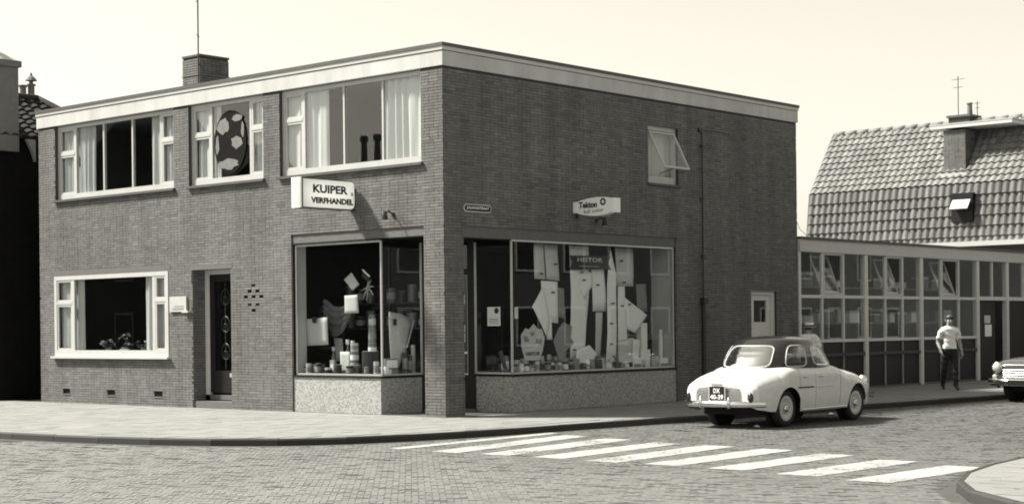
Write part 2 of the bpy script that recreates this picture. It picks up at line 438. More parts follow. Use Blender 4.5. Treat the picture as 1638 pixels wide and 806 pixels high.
pav1 = pavement('pavement', PAVE1, KERB, 1, 0)
pav2 = pavement('pavement_opposite', PAVE2, KERB2, 1, 0)
# 30 cm tiles
def tiles(pv, poly, line, solid):
    out = []; T = .3
    for i in range(-60, 110):
        for j in range(-60, 60):
            x, y = i * T + .15, j * T + .15
            if solid(x, y) or not in_view(x, y, 0, .04): continue
            d = (Vector((x, y, 0)) - CAM).length
            if d > 55 or not inside(poly, x, y) or dist_line(line, x, y) < .36: continue
            out.append((d, x, y))
    return sorted(out)
tl1 = [(q, pav1) for q in tiles(pav1, PAVE1, KERB, lambda x, y: x > .0 and y > .0 and not (x < 2.0 and y < 1.8))]
tl2 = [(q, pav2) for q in tiles(pav2, PAVE2, KERB2, lambda x, y: False)]
tcache = {}
for lst in (tl1, tl2):
    lst.sort(key=lambda q: q[0][0]); far = MB(); pv = lst[0][1] if lst else None
    for n, ((d, x, y), _) in enumerate(lst):
        t = random.uniform(.93, 1.06) * (.85 if random.random() < .03 else 1); z = random.uniform(-.0025, .0025); h = .1475
        if n < 300:
            ti = round(t * 25)
            if ti not in tcache:
                m1 = MB(); m1.box(-h, h, -h, h, -.04, 0, tone=ti / 25); me = m1.mesh('paving_tile'); me.materials.append(pave_m); tcache[ti] = me
            o = link('paving_tile', tcache[ti], pv); o.location = (x, y, z)
        else: far.box(x - h, x + h, y - h, y + h, -.04, z, tone=t)
    if far.v: struct(far.build('paving_tiles', pave_m, pv), 'stuff')
# edge band between tiles and kerb (small cut stones read as one strip)
for line, pv in ((KERB, pav1), (KERB2, pav2)):
    a = offset(line, .075); b = offset(line, .46); m1 = MB()
    for i in range(len(a) - 1):
        if not in_view(a[i].x, a[i].y, 0, .3): continue
        m1.add([a[i] + Vector((0, 0, -.006)), a[i + 1] + Vector((0, 0, -.006)), b[i + 1] + Vector((0, 0, -.006)), b[i] + Vector((0, 0, -.006))], [(0, 1, 2, 3)], random.uniform(.93, 1.03))
    m1.build('edging_strip', pave_m, pv)
    # dark gutter course in the road along the kerb
    c = offset(line, -.27); m2 = MB()
    for i in range(len(line) - 1):
        if not in_view(line[i].x, line[i].y, 0, .3): continue
        m2.add([line[i] + Vector((0, 0, ZR - .004)), c[i] + Vector((0, 0, ZR - .003)), c[i + 1] + Vector((0, 0, ZR - .003)), line[i + 1] + Vector((0, 0, ZR - .004))], [(0, 1, 2, 3)])
    m2.build('gutter', gutter_m, road)
# zebra crossing: nine painted bars over the side street
bars = [(-4.78, -3.46, -1.0, -3.45, .26), (-4.87, -4.36, -1.32, -4.25, .48), (-4.82, -5.22, -1.57, -5.25, .5), (-4.83, -6.13, -1.85, -6.35, .5), (-4.9, -7.06, -1.9, -7.27, .5), (-4.87, -7.94, -2.04, -8.28, .5), (-4.95, -8.9, -2.33, -9.35, .5), (-5.12, -9.94, -2.75, -10.45, .52), (-5.32, -10.93, -3.07, -11.47, .52)]
for xa, yu, xb, yl, w in bars:                 # far-left corner, near-right corner, width
    m1 = MB(); lo = []; hi = []
    for k in range(15):
        t = k / 14; x = xa + (xb - xa) * t; y = yu + (yl + w - yu) * t
        hi.append((x, y + random.uniform(-.012, .012), ZR + .0045)); lo.append((x + random.uniform(-.01, .01), y - w + random.uniform(-.012, .012), ZR + .0045))
    m1.add(lo + hi, [(i, i + 1, 15 + i + 1, 15 + i) for i in range(14)])
    m1.build('zebra_bar', paint_m, road)

# ------------------------------------------------------------------ brick walls
COURSE = .0535
def free_spans(a0, a1, holes, z):
    sp = [(a0, a1)]
    for (h0, h1, g0, g1) in holes:
        if not (g0 < z < g1): continue
        nx = []
        for s0, s1 in sp:
            if h1 <= s0 or h0 >= s1: nx.append((s0, s1)); continue
            if h0 > s0: nx.append((s0, h0))
            if h1 < s1: nx.append((h1, s1))
        sp = nx
    return sp
def lay(a0, a1, z0, z1, holes, ends=0.0):
    """list of (a_lo, a_hi, z_lo, z_hi) bricks in running bond with stray headers"""
    out = []; n = int((z1 - z0) / COURSE)
    for c in range(n):
        zl = z0 + c * COURSE; zh = zl + COURSE - .009
        joints = []; a = a0 - .22 + (.11 if c % 2 else 0) + random.uniform(-.01, .01)
        while a < a1 + .3:
            L = .105 if random.random() < .18 else .215
            joints.append((a, a + L - .0)); a += L + .007
        for s0, s1 in free_spans(a0, a1, holes, zl + .026):
            for b0, b1 in joints:
                lo, hi = max(b0, s0), min(b1, s1)
                if hi - lo > .035: out.append((lo, hi, zl, zh))
    return out
def holed_wall(mb, side, a0, a1, z0, z1, holes, d0, d1):
    """slab between depths d0 and d1 with rectangular holes; only outer faces are made"""
    As = sorted({a0, a1} | {min(max(h[0], a0), a1) for h in holes} | {min(max(h[1], a0), a1) for h in holes})
    Zs = sorted({z0, z1} | {min(max(h[2], z0), z1) for h in holes} | {min(max(h[3], z0), z1) for h in holes})
    def solid(i, k):
        if i < 0 or k < 0 or i >= len(As) - 1 or k >= len(Zs) - 1: return False
        ca, cz = (As[i] + As[i + 1]) / 2, (Zs[k] + Zs[k + 1]) / 2
        return not any(h[0] < ca < h[1] and h[2] < cz < h[3] for h in holes)
    P = lambda a, d, z: fpt(side, a, d, z)
    for i in range(len(As) - 1):
        for k in range(len(Zs) - 1):
            if not solid(i, k): continue
            A, B, C, D = As[i], As[i + 1], Zs[k], Zs[k + 1]
            mb.add([P(A, d0, C), P(B, d0, C), P(B, d0, D), P(A, d0, D)], [(0, 1, 2, 3)])
            mb.add([P(A, d1, C), P(B, d1, C), P(B, d1, D), P(A, d1, D)], [(0, 1, 2, 3)])
            if not solid(i - 1, k): mb.add([P(A, d0, C), P(A, d1, C), P(A, d1, D), P(A, d0, D)], [(0, 1, 2, 3)])
            if not solid(i + 1, k): mb.add([P(B, d0, C), P(B, d1, C), P(B, d1, D), P(B, d0, D)], [(0, 1, 2, 3)])
            if not solid(i, k - 1): mb.add([P(A, d0, C), P(B, d0, C), P(B, d1, C), P(A, d1, C)], [(0, 1, 2, 3)])
            if not solid(i, k + 1): mb.add([P(A, d0, D), P(B, d0, D), P(B, d1, D), P(A, d1, D)], [(0, 1, 2, 3)])
LL, LR, ZW = 12.6, 11.6, 6.14
holesL = [(7.65, 11.95, 4.44, 6.2), (4.82, 7.15, 4.44, 6.2), (.53, 4.33, 4.44, 6.2), (7.87, 12.02, 1.0, 2.80), (5.85, 7.07, 0.0, 2.88), (.49, 4.03, -.1, 3.38)]
for yv in (11.6, 9.92, 8.25): holesL.append((yv - .14, yv + .14, .19, .31))
dia = []
for r_, k_ in ((2, 1), (1, 2), (0, 3), (-1, 2), (-2, 1)):
    for q in range(k_): dia.append((5.155 + (q - (k_ - 1) / 2) * .235, 2.205 + r_ * .124))
holesR = [(.49, 6.9, -.1, 3.38), (5.97, 7.0, 4.44, 5.62), (9.68, 10.7, -.1, 2.32)]
shop = empty('corner_shop', (0, 0, 0))
tag(shop, 'two-storey flat-roofed brick corner building with paint shop and dark pillar at its corner', 'building')
wm = MB()
holed_wall(wm, 'L', .31, LL, -.1, ZW + .01, holesL, 0, .3)
holed_wall(wm, 'R', 0, LR, -.1, ZW + .01, holesR, 0, .3)
wm.box(.30, .489, .30, .489, -.1, 3.37)      # inner core of the pillar
wm.box(0.0, .3, .3, .312, -.1, 6.1)
wm.box(LR - .3, LR, .31, LL, -.1, ZW); wm.box(.3, LR - .31, LL - .3, LL, -.1, ZW)
wall = wm.build('wall', mortar_m, shop)
gone_v = [(yv - .14, yv + .14, .185, .315) for yv in (11.6, 9.92, 8.25)]
BR = []
def bank(side, spans, off):
    for lo, hi, zl, zh in spans:
        c = fpt(side, (lo + hi) / 2, -.008, (zl + zh) / 2); BR.append(((c - CAM).length, side, lo, hi, zl, zh))
bank('L', lay(-.0045, LL, 0, ZW, holesL + [(p[0] - .06, p[0] + .06, p[1] - .031, p[1] + .031) for p in dia]), 0)
bank('R', lay(0.0, LR, 0, ZW, holesR), 0)
BR.sort(key=lambda q: q[0])
rest = MB(); bcache = {}
def btone(lo, hi, zl, side):
    t = random.gauss(1.0, .09)
    if random.random() < .05: t *= .8
    return max(.5, min(1.45, t))
for n, (d, side, lo, hi, zl, zh) in enumerate(BR):
    t = btone(lo, hi, zl, side); pr = .007 + random.uniform(-.0015, .002)
    if n < 300:
        L = round((hi - lo) * 100) / 100; ti = round(t * 10); key = (side, L, ti)
        if key not in bcache:
            m1 = MB(); h = (hi - lo) / 2; zz = (zh - zl) / 2
            fbox(m1, side, -h, h, -.0075, .03, -zz, zz, tone=ti / 10)
            me = m1.mesh('brick'); me.materials.append(brick_m); bcache[key] = me
        o = link('brick', bcache[key], wall); o.location = fpt(side, (lo + hi) / 2, random.uniform(-.001, .001), (zl + zh) / 2)
    else:
        j = random.uniform(-.001, .001); V = []
        for (a, z) in ((lo, zl), (hi, zl), (hi, zh), (lo, zh)): V.append(fpt(side, a, -pr, z + j))
        for (a, z) in ((lo, zl), (hi, zl), (hi, zh), (lo, zh)): V.append(fpt(side, a, .01, z + j))
        fs = [(0, 1, 2, 3), (0, 4, 5, 1), (1, 5, 6, 2), (2, 6, 7, 3), (3, 7, 4, 0)]
        rest.add(V, fs, t)
struct(rest.build('brickwork', brick_m, wall, fixn=False), 'stuff')
# bricks inside the reveals (door recess, pillar inner faces)
rv = MB()
for lo, hi, zl, zh in lay(.0, .30, 0, 2.86, []):
    rv.box(lo, hi, 7.064, 7.09, zl, zh, tone=btone(0, 0, 0, 0)); rv.box(lo, hi, 5.83, 5.856, zl, zh, tone=btone(0, 0, 0, 0))
for lo, hi, zl, zh in lay(.0, .485, 0, 3.36, []):
    rv.box(lo, hi, .47, .497, zl, zh, tone=btone(0, 0, 0, 0)); rv.box(.47, .4975, lo, hi, zl, zh, tone=btone(0, 0, 0, 0))
for lo, hi, zl, zh in lay(.0, .28, 0, 3.36, []):
    rv.box(lo, hi, 4.024, 4.04, zl, zh, tone=btone(0, 0, 0, 0)); rv.box(6.894, 6.91, lo, hi, zl, zh, tone=btone(0, 0, 0, 0))
struct(rv.build('reveal_brickwork', brick_m, wall), 'stuff')
# dark glazed headers forming a diamond, airbricks low in the wall
for a, z in dia:
    m1 = MB(); m1.box(-.003, .02, a - .057, a + .057, z - .03, z + .03); m1.build('dark_header_brick', void_m, wall)
for yv in (11.6, 9.92, 8.25):
    m1 = MB(); m1.box(.06, .09, yv - .139, yv + .139, .191, .309)
    v = m1.build('air_vent', ink_m, shop)
    m2 = MB()
    for k in range(5): m2.box(.02, .05, yv - .12 + k * .055, yv - .105 + k * .055, .195, .305)
    m2.build('vent_bar', black_m, v)
    m3 = MB(); m3.box(-.02, .05, yv - .15, yv + .15, .178, .19); m3.build('vent_ledge', lintel_m, v)
# fascia, trim, roof edge and roof (L-shaped rings so corners mitre)
def ring(name, p, z0, z1, m, t=.3):
    pts = [(-p, -p), (LR + p, -p), (LR + p, t), (t, t), (t, LL + p), (-p, LL + p)]
    m1 = MB(); m1.prism([(x, y, z0) for x, y in pts], (0, 0, z1 - z0)); return m1.build(name, m, shop)
ring('fascia_board', .035, ZW, 6.395, fascia_m)
ring('fascia_shadow_gap', .028, 6.395, 6.408, darkedge_m)
ring('trim_board', .050, 6.408, 6.475, white_m)
ring('roof_edge', .065, 6.475, 6.535, darkedge_m)
m1 = MB(); m1.box(.31, LR - .0, .31, LL - .0, 6.35, 6.45); m1.build('roof', darkedge_m, shop)
# ---- windows
def window(side, a0, a1, z0, z1, mull, casements, d, fr=.075, sill=True, name='window', trz=None, mt=.035, frm=None, proud=0.0, panes_gap=None):
    frm = frm or white_m
    w = MB()
    fbox(w, side, a0, a1, d, d + .08, z0, z0 + fr * 1.5); fbox(w, side, a0, a1, d, d + .08, z1 - fr, z1)
    fbox(w, side, a0, a0 + fr, d, d + .08, z0 + fr * 1.5, z1 - fr); fbox(w, side, a1 - fr, a1, d, d + .08, z0 + fr * 1.5, z1 - fr)
    win = w.build(name, frm, shop)
    edges = [a0 + fr] + [x for x in sorted(mull)] + [a1 - fr]
    for x, t in sorted(mull.items()):
        m1 = MB(); fbox(m1, side, x - t / 2, x + t / 2, d + .008, d + .07, z0 + fr * 1.5, z1 - fr); m1.build('mullion', frm, win)
    for (c0, c1) in zip(edges, edges[1:]):
        l = c0 + (mull[c0] / 2 if c0 in mull else 0); h = c1 - (mull[c1] / 2 if c1 in mull else 0)
        zlo, zhi = z0 + fr * 1.5, z1 - fr
        mid = (c0 + c1) / 2
        if any(q0 < mid < q1 for q0, q1 in casements):
            s = MB(); f = .045
            fbox(s, side, l, h, d + .002, d + .05, trz - .03, trz + .03)
            s.build('transom', frm, win)
            for (b0, b1) in ((zlo, trz - .03), (trz + .03, zhi)):
                s = MB(); fbox(s, side, l, l + f, d + .012, d + .055, b0, b1); fbox(s, side, h - f, h, d + .012, d + .055, b0, b1)
                fbox(s, side, l + f, h - f, d + .012, d + .055, b0, b0 + f); fbox(s, side, l + f, h - f, d + .012, d + .055, b1 - f, b1)
                s.build('sash', frm, win)
                p = MB(); fbox(p, side, l + f, h - f, d + .03, d + .036, b0 + f, b1 - f); p.build('pane', pane_m, win)
        else:
            p = MB(); fbox(p, side, l, h, d + .03, d + .036, zlo, zhi); p.build('pane', pane_m, win)
    if sill:
        s = MB(); fbox(s, side, a0 - .05, a1 + .02, -.07, d + .02, z0 - .062, z0 - .012); s.build('sill', darkedge_m, win)
    return win
def room(side, a0, a1, z0, z1, d0, d1, m):
    P = [fpt(side, a, d, z) for z in (z0, z1) for (a, d) in ((a0, d0), (a1, d0), (a1, d1), (a0, d1))]
    m1 = MB(); m1.add(P, [(0, 1, 2, 3), (4, 5, 6, 7), (1, 2, 6, 5), (2, 3, 7, 6), (3, 0, 4, 7)])
    return m1.build('room', m, shop)
D = .07
window('L', 7.65, 11.95, 4.50, 6.125, {11.28: .06, 10.22: .045, 9.18: .045, 8.18: .06}, [(11.28, 11.95), (7.65, 8.18)], D, trz=5.50, name='window')
window('L', 4.82, 7.15, 4.50, 6.125, {6.52: .06, 5.29: .06}, [(6.52, 7.2), (4.8, 5.29)], D, trz=5.50)
window('L', .53, 4.33, 4.50, 6.125, {3.72: .06, 2.61: .04, 1.58: .04}, [(3.72, 4.4)], D, trz=5.55)
gw = window('L', 7.87, 12.02, 1.03, 2.80, {11.30: .09, 8.37: .09}, [(11.3, 12.1), (7.8, 8.37)], -.02, fr=.09, trz=2.20, sill=False)
m1 = MB(); m1.box(-.10, .1, 7.82, 12.08, .985, 1.03); m1.build('sill', white_m, gw)
m1 = MB(); m1.box(-.012, .02, 7.80, 12.07, 2.81, 2.92); m1.build('lintel', lintel_m, gw)
room('L', 7.5, 12.1, 3.9, 6.13, .305, 4.0, room_m); room('L', 4.6, 7.3, 3.9, 6.13, .305, 3.0, room_m); room('L', .34, 4.5, 3.9, 6.13, .305, 4.0, room_m)
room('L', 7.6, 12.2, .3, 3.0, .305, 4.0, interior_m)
room('R', 5.85, 7.15, 4.2, 5.9, .302, 1.4, room_m)
# tilted bathroom window on the side street
w = MB()
for b in ((5.97, 7.0, 4.46, 4.60), (5.97, 7.0, 5.53, 5.62), (5.97, 6.05, 4.60, 5.53), (6.92, 7.0, 4.60, 5.53)): fbox(w, 'R', b[0], b[1], .06, .14, b[2], b[3])
tw = w.build('window', white_m, shop)
th = R(27); cz = 5.50; L_ = .86
ax = Vector((1, 0, 0)); dn = Vector((0, -math.sin(th), -math.cos(th))); nn = ax.cross(dn)
s = MB(); o_ = Vector((6.485, .045, cz))
s.obox(o_ + dn * .02, ax, dn, nn, .44, .02, .018); s.obox(o_ + dn * (L_ - .02), ax, dn, nn, .44, .02, .018)
s.obox(o_ + dn * L_ / 2 - ax * .42, ax, dn, nn, .02, L_ / 2 - .04, .018); s.obox(o_ + dn * L_ / 2 + ax * .42, ax, dn, nn, .02, L_ / 2 - .04, .018)
sa = s.build('open_sash', white_m, tw)
s = MB(); s.obox(o_ + dn * L_ / 2, ax, dn, nn, .40, L_ / 2 - .04, .003); s.build('pane', pane_m, tw)
s = MB(); s.tube([(6.45, .08, 4.66), o_ + dn * (L_ - .03)], .009, 6); s.build('stay', black_m, tw)
s = MB(); s.box(5.93, 7.04, -.05, .1, 4.40, 4.445); s.build('sill', darkedge_m, tw)
# side door
w = MB()
for b in ((9.68, 9.76, 0.05, 2.32), (10.58, 10.7, .05, 2.32), (9.76, 10.58, 2.22, 2.32)): fbox(w, 'R', b[0], b[1], .05, .15, b[2], b[3])
sd = w.build('side_door', offwhite_m, shop)
w = MB()
for b in ((9.765, 9.92, .06, 2.215), (10.43, 10.575, .06, 2.215), (9.92, 10.43, .06, 1.62), (9.92, 10.43, 2.10, 2.215)): fbox(w, 'R', b[0], b[1], .09, .13, b[2], b[3])
w.build('door_leaf', offwhite_m, sd)
w = MB(); fbox(w, 'R', 9.92, 10.43, .11, .116, 1.62, 2.10); w.build('pane', pane_m, sd)
w = MB(); w.tube([(10.47, .085, 1.05), (10.47, .045, 1.05), (10.37, .045, 1.05)], .012, 6); w.build('door_handle', steel_m, sd)
room('R', 9.5, 10.9, 0, 2.5, .302, 1.5, interior_m)
# front door in its recess
w = MB()
w.box(.30, .38, 6.93, 7.06, .16, 2.80); w.box(.30, .38, 5.86, 5.95, .16, 2.80); w.box(.30, .38, 5.95, 6.93, 2.70, 2.80)
fd = w.build('front_door', offwhite_m, shop)
w = MB()
w.box(.32, .37, 5.95, 6.12, .30, 2.70); w.box(.32, .37, 6.78, 6.93, .30, 2.70); w.box(.32, .37, 6.12, 6.78, .30, .75); w.box(.32, .37, 6.12, 6.78, 2.56, 2.70)
w.build('door_leaf', dark_m, fd)
w = MB(); w.box(.345, .351, 6.12, 6.78, .75, 2.56); w.build('pane', pane_m, fd)
w = MB()
for zc in (1.1, 1.65, 2.2):
    for sgn in (-1, 1):
        pts = [(.335, 6.45 + sgn * (.16 * math.sin(t * .30) * (1 - t / 26)), zc + .2 * math.cos(t * .30) * (1 - t / 26)) for t in range(22)]
        w.tube(pts, .009, 5)
w.tube([(.335, 6.45, .78), (.335, 6.45, 2.54)], .011, 6)
w.build('door_grille', black_m, fd)
w = MB(); w.box(.305, .32, 6.0, 6.3, .62, .70); w.build('letter_plate', steel_m, fd)
w = MB(); w.box(.30, .5, 5.86, 7.06, .16, .26); w.build('threshold', lintel_m, fd)
w = MB(); w.box(.02, .298, 5.86, 7.06, 0, .14); w.build('door_step', lintel_m, fd)
w = MB(); w.box(-.012, .29, 5.80, 7.10, 2.79, 2.885); w.build('lintel', lintel_m, fd)
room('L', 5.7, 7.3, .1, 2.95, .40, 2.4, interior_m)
# nameplate
np_ = MB(); np_.box(-.045, -.012, 7.24, 7.79, 1.955, 2.265); plate = np_.build('name_plate', white_m); tag(plate, 'small white name plate on brick wall beside ground-floor window and front door', 'sign')
m1 = MB(); m1.box(-.05, -.0455, 7.32, 7.70, 2.0, 2.03); m1.box(-.05, -.0455, 7.32, 7.64, 2.06, 2.075); m1.build('plate_lines', greyp_m, plate)
m1 = MB(); m1.box(-.09, -.012, 7.13, 7.33, 1.93, 1.975); lb = m1.build('letter_ledge', white_m, plate)

# ---- shop front: lintels, display cases, lobby
w = MB(); w.box(.02, .28, .495, 4.02, 3.20, 3.375); w.build('lintel', lintel_m, shop)
w = MB(); w.box(.4975, 6.89, .022, .28, 3.17, 3.372); w.build('lintel', lintel_m, shop)
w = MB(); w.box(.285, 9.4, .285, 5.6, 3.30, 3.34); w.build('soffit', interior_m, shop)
# shop room (dark) behind the cases
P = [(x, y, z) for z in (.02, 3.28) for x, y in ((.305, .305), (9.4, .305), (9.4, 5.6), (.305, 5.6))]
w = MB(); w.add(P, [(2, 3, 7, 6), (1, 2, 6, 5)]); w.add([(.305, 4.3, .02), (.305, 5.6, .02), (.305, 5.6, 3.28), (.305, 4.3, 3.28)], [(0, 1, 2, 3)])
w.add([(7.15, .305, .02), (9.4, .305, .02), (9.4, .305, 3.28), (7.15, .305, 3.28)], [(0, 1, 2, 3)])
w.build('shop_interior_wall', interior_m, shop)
w = MB(); w.box(.0, 9.4, .0, 5.6, -.06, .006); w.build('shop_floor', joint_m, shop)
FX, FY = .06, .05                                # glass planes of the two cases
B1a, B1b, B1e = 1.64, 3.96, 1.08
B2a, B2b, B2e = 1.82, 6.84, .95
ZP, ZG, ZT = .66, .70, 3.15
def case(kind):
    c = MB()
    if kind == 1: c.box(FX - .04, B1e, B1a, B1b + .06, .0, ZP)
    else: c.box(B2a, B2b + .04, FY - .03, B2e, .0, ZP)
    return c
dc1 = case(1).build('display_window', chip_m, shop)
w = MB(); w.box(FX - .06, B1e + .6, B1a - .02, B1b + .07, ZP, ZG); w.build('ledge', dark_m, dc1)
dc2 = case(2).build('display_window', chip_m, shop)
w = MB(); w.box(B2a - .02, B2b + .06, FY - .05, B2e + .6, ZP, ZG); w.build('ledge', dark_m, dc2)
def bar(p, a, b, r=.02, m=steel_m, name='frame_bar'):
    w = MB(); a = Vector(a); b = Vector(b); lo = [min(a[i], b[i]) - r for i in range(3)]; hi = [max(a[i], b[i]) + r for i in range(3)]
    for i in range(3):
        if abs(a[i] - b[i]) > .1: lo[i] += r; hi[i] -= r
    w.box(lo[0], hi[0], lo[1], hi[1], lo[2], hi[2]); return w.build(name, m, p)
for p, pts in ((dc1, [((FX, B1a, ZG), (FX, B1a, ZT)), ((FX, B1b, ZG), (FX, B1b, ZT)), ((FX, B1a, ZT), (FX, B1b, ZT)), ((FX, B1a, ZG + .02), (FX, B1b, ZG + .02)),
                     ((B1e, B1a, ZG), (B1e, B1a, ZT)), ((FX, B1a, ZG + .02), (B1e, B1a, ZG + .02))]),
               (dc2, [((B2a, FY, ZG), (B2a, FY, ZT)), ((B2b, FY, ZG), (B2b, FY, ZT)), ((B2a, FY, ZT), (B2b, FY, ZT)), ((B2a, FY, ZG + .02), (B2b, FY, ZG + .02)),
                     ((B2a, B2e, ZG), (B2a, B2e, ZT)), ((B2a, FY, ZG + .02), (B2a, B2e, ZG + .02))])):
    for a, b in pts: bar(p, a, b, .016)
w = MB(); w.box(FX - .003, FX + .003, B1a + .02, B1b - .02, ZG + .04, ZT - .02); w.build('pane', pane_m, dc1)
w = MB(); w.box(FX + .02, B1e - .02, B1a - .003, B1a + .003, ZG + .04, ZT + .02); w.build('pane', pane_m, dc1)
w = MB(); w.box(B2a + .02, B2b - .02, FY - .003, FY + .003, ZG + .04, ZT - .02); w.build('pane', pane_m, dc2)
w = MB(); w.box(B2a - .003, B2a + .003, FY + .02, B2e - .02, ZG + .04, ZT + .02); w.build('pane', pane_m, dc2)
w = MB(); w.box(FX + .02, .305, B1b + .005, B1b + .055, ZG, ZT); w.build('side_panel', offwhite_m, dc1)
w = MB(); w.box(B2b + .002, B2b + .04, FY + .02, .60, ZG, ZT); w.build('side_panel', fascia_m, dc2)
w = MB(); w.box(FX - .05, .28, B1a, B1b + .06, ZT + .016, 3.198); w.build('head_board', dark_m, dc1)
w = MB(); w.box(B2a, B2b + .04, FY - .02, .28, ZT + .016, 3.168); w.build('head_board', dark_m, dc2)
# jambs at the opening edges
w = MB(); w.box(.03, .28, B1b + .061, 4.022, 0, 3.19); w.build('jamb', dark_m, dc1)
w = MB(); w.box(B2b + .042, 6.892, .03, .28, 0, 3.165); w.build('jamb', dark_m, dc2)
# diagonal shop door at the back of the corner lobby
A_ = Vector((B1e + .03, B1a + .02, 0)); B_ = Vector((B2a + .02, B2e + .03, 0)); e = (B_ - A_).normalized(); nr = Vector((-e.y, e.x, 0)); Ld = (B_ - A_).length; zz = Vector((0, 0, 1))
if nr.x > 0: nr = -nr
def dbox(t0, t1, z0, z1, h, off=0):
    q = MB(); q.obox(A_ + e * (t0 + t1) / 2 + zz * (z0 + z1) / 2 + nr * off, e, nr, zz, (t1 - t0) / 2, h, (z1 - z0) / 2); return q
sdoor = dbox(0, .1, .05, 3.27, .03).build('shop_door', dark_m, shop)
dbox(Ld - .14, Ld - .0, .05, 3.27, .03).build('door_post', dark_m, sdoor)
dbox(.1, Ld - .14, 2.55, 2.66, .03).build('door_head', dark_m, sdoor)
dbox(.1, Ld - .14, .06, .70, .03).build('door_panel', dark_m, sdoor)
dbox(.1, Ld - .14, .70, 2.55, .003).build('pane', pane_m, sdoor)
dbox(.1, Ld - .14, 2.66, 3.27, .003).build('fanlight', pane_m, sdoor)
dbox(.1, Ld - .14, .69, .71, .012, .04).build('glazing_bead', steel_m, sdoor)
dbox(.1, Ld - .14, 2.53, 2.545, .012, .04).build('glazing_bead', greyp_m, sdoor)
dbox(Ld - .155, Ld - .142, .72, 2.52, .012, .04).build('glazing_bead', greyp_m, sdoor)
dbox(.1, Ld - .16, 1.08, 1.12, .015, .06).build('push_bar', steel_m, sdoor)
dbox(.02, Ld - .02, .0, .055, .12, .02).build('door_sill', lintel_m, sdoor)
for z0, z1 in ((1.30, 1.46), (1.48, 1.62), (2.0, 2.18)):
    o = dbox(Ld - .42, Ld - .19, z0, z1, .002, .012).build('notice', paper2_m)
    tag(o, {1.30: 'lowest of three small notices on shop door glass behind the pillar', 1.48: 'middle of three small notices on shop door glass behind the pillar', 2.0: 'topmost small notice on shop door glass behind the pillar'}[z0], 'notice')
# chimney
ch = MB(); ch.box(1.51, 2.29, 8.71, 9.29, 6.40, 7.50)
chim = ch.build('chimney', mortar_m, shop); bk = MB()
for lo, hi, zl, zh in lay(1.5, 2.3, 6.45, 7.51, []):
    bk.box(lo, hi, 8.70, 8.73, zl, zh, tone=btone(0, 0, 0, 0)); bk.box(lo, hi, 9.27, 9.30, zl, zh, tone=btone(0, 0, 0, 0))
for lo, hi, zl, zh in lay(8.702, 9.3, 6.45, 7.51, []):
    bk.box(1.499, 1.53, lo, hi, zl, zh, tone=btone(0, 0, 0, 0)); bk.box(2.27, 2.301, lo, hi, zl, zh, tone=btone(0, 0, 0, 0))
struct(bk.build('chimney_brickwork', brick_m, chim), 'stuff')
m1 = MB(); m1.box(1.485, 2.315, 8.685, 9.315, 7.10, 7.125); m1.build('lead_band', slate_m, chim)
m1 = MB(); m1.box(1.49, 2.31, 8.69, 9.31, 7.505, 7.55); m1.build('chimney_cap', darkedge_m, chim)
# drainpipe and cable on side wall
dp = MB(); dp.tube([(7.80, -.05, 2.0), (7.80, -.05, 5.62)], .016, 8); pipe = dp.build('drainpipe', black_m)
tag(pipe, 'thin dark drainpipe with thicker foot running down the side wall beside the shop window', 'pipe')
m1 = MB(); m1.tube([(7.80, -.055, -.0), (7.80, -.055, 2.02)], .042, 10); m1.build('lower_pipe', black_m, pipe)
m1 = MB(); m1.box(7.73, 7.87, -.12, -.006, 2.0, 2.14); m1.build('collar', black_m, pipe)
for z in (3.0, 4.2, 5.3): m1 = MB(); m1.box(7.765, 7.835, -.07, -.006, z, z + .03); m1.build('bracket', black_m, pipe)
m1 = MB(); m1.tube([(7.74, -.025, 5.66), (8.2, -.02, 5.67), (8.9, -.02, 5.66)], .008, 6); m1.box(7.70, 7.82, -.05, -.006, 5.62, 5.69); cab = m1.build('cable', black_m)
tag(cab, 'thin dark cable running level along the side wall from top of the drainpipe', 'cable')
m1 = MB(); m1.box(8.2, 8.36, -.012, .02, 3.2, 3.33); o = m1.build('wall_vent', lintel_m, shop)

# ------------------------------------------------------------------ signs on the shop
# projecting box sign over the left window
sg = empty('projecting_sign', (0, 2.27, 3.7)); tag(sg, 'white box sign lettered for a paint dealer, projecting from front wall under upper window', 'sign')
m1 = MB(); x0, x1 = -1.36, -.06; zb, zt = 3.74, 4.24; r_ = .09
pts = [(x0, zb), (x1 - r_, zb), (x1 - .02, zb + .03), (x1, zb + r_), (x1, zt - r_), (x1 - .02, zt - .03), (x1 - r_, zt), (x0, zt)]
m1.prism([(x, 2.20, z) for x, z in pts], (0, .20, 0)); m1.build('sign_box', sign_m, sg, fixn=True)
m1 = MB(); m1.box(x0 - .03, x0 + .015, 2.188, 2.41, zb - .02, zt + .02); m1.build('end_cap', sign_m, sg)
m1 = MB(); m1.box(x0 + .02, x0 + .05, 2.19, 2.41, zb - .02, zt + .02); m1.box(x0 + .05, x1 - r_, 2.192, 2.408, zt + .001, zt + .016); m1.box(x0 + .05, x1 - r_, 2.192, 2.408, zb - .018, zb - .001); m1.build('sign_frame', darkedge_m, sg)
m1 = MB(); m1.box(x1 + .001, -.0, 2.24, 2.36, 4.05, 4.15); m1.box(x1 + .001, -.0, 2.24, 2.36, 3.72, 3.86); m1.build('bracket', black_m, sg)
m1 = MB(); text_mb(m1, 'KUIPER', (-1.07, 2.1985, 4.0), (1, 0, 0), (0, 0, 1), .15, .84, bold=.042); m1.build('lettering', ink_m, sg)
m1 = MB(); text_mb(m1, 's', (-.15, 2.1985, 3.985), (1, 0, 0), (0, 0, 1), .06, .055, bold=.02); m1.build('lettering', ink_m, sg)
m1 = MB(); text_mb(m1, 'VERFHANDEL', (-1.12, 2.1985, 3.815), (1, 0, 0), (0, 0, 1), .108, 1.03, bold=.06); m1.build('lettering', ink_m, sg)
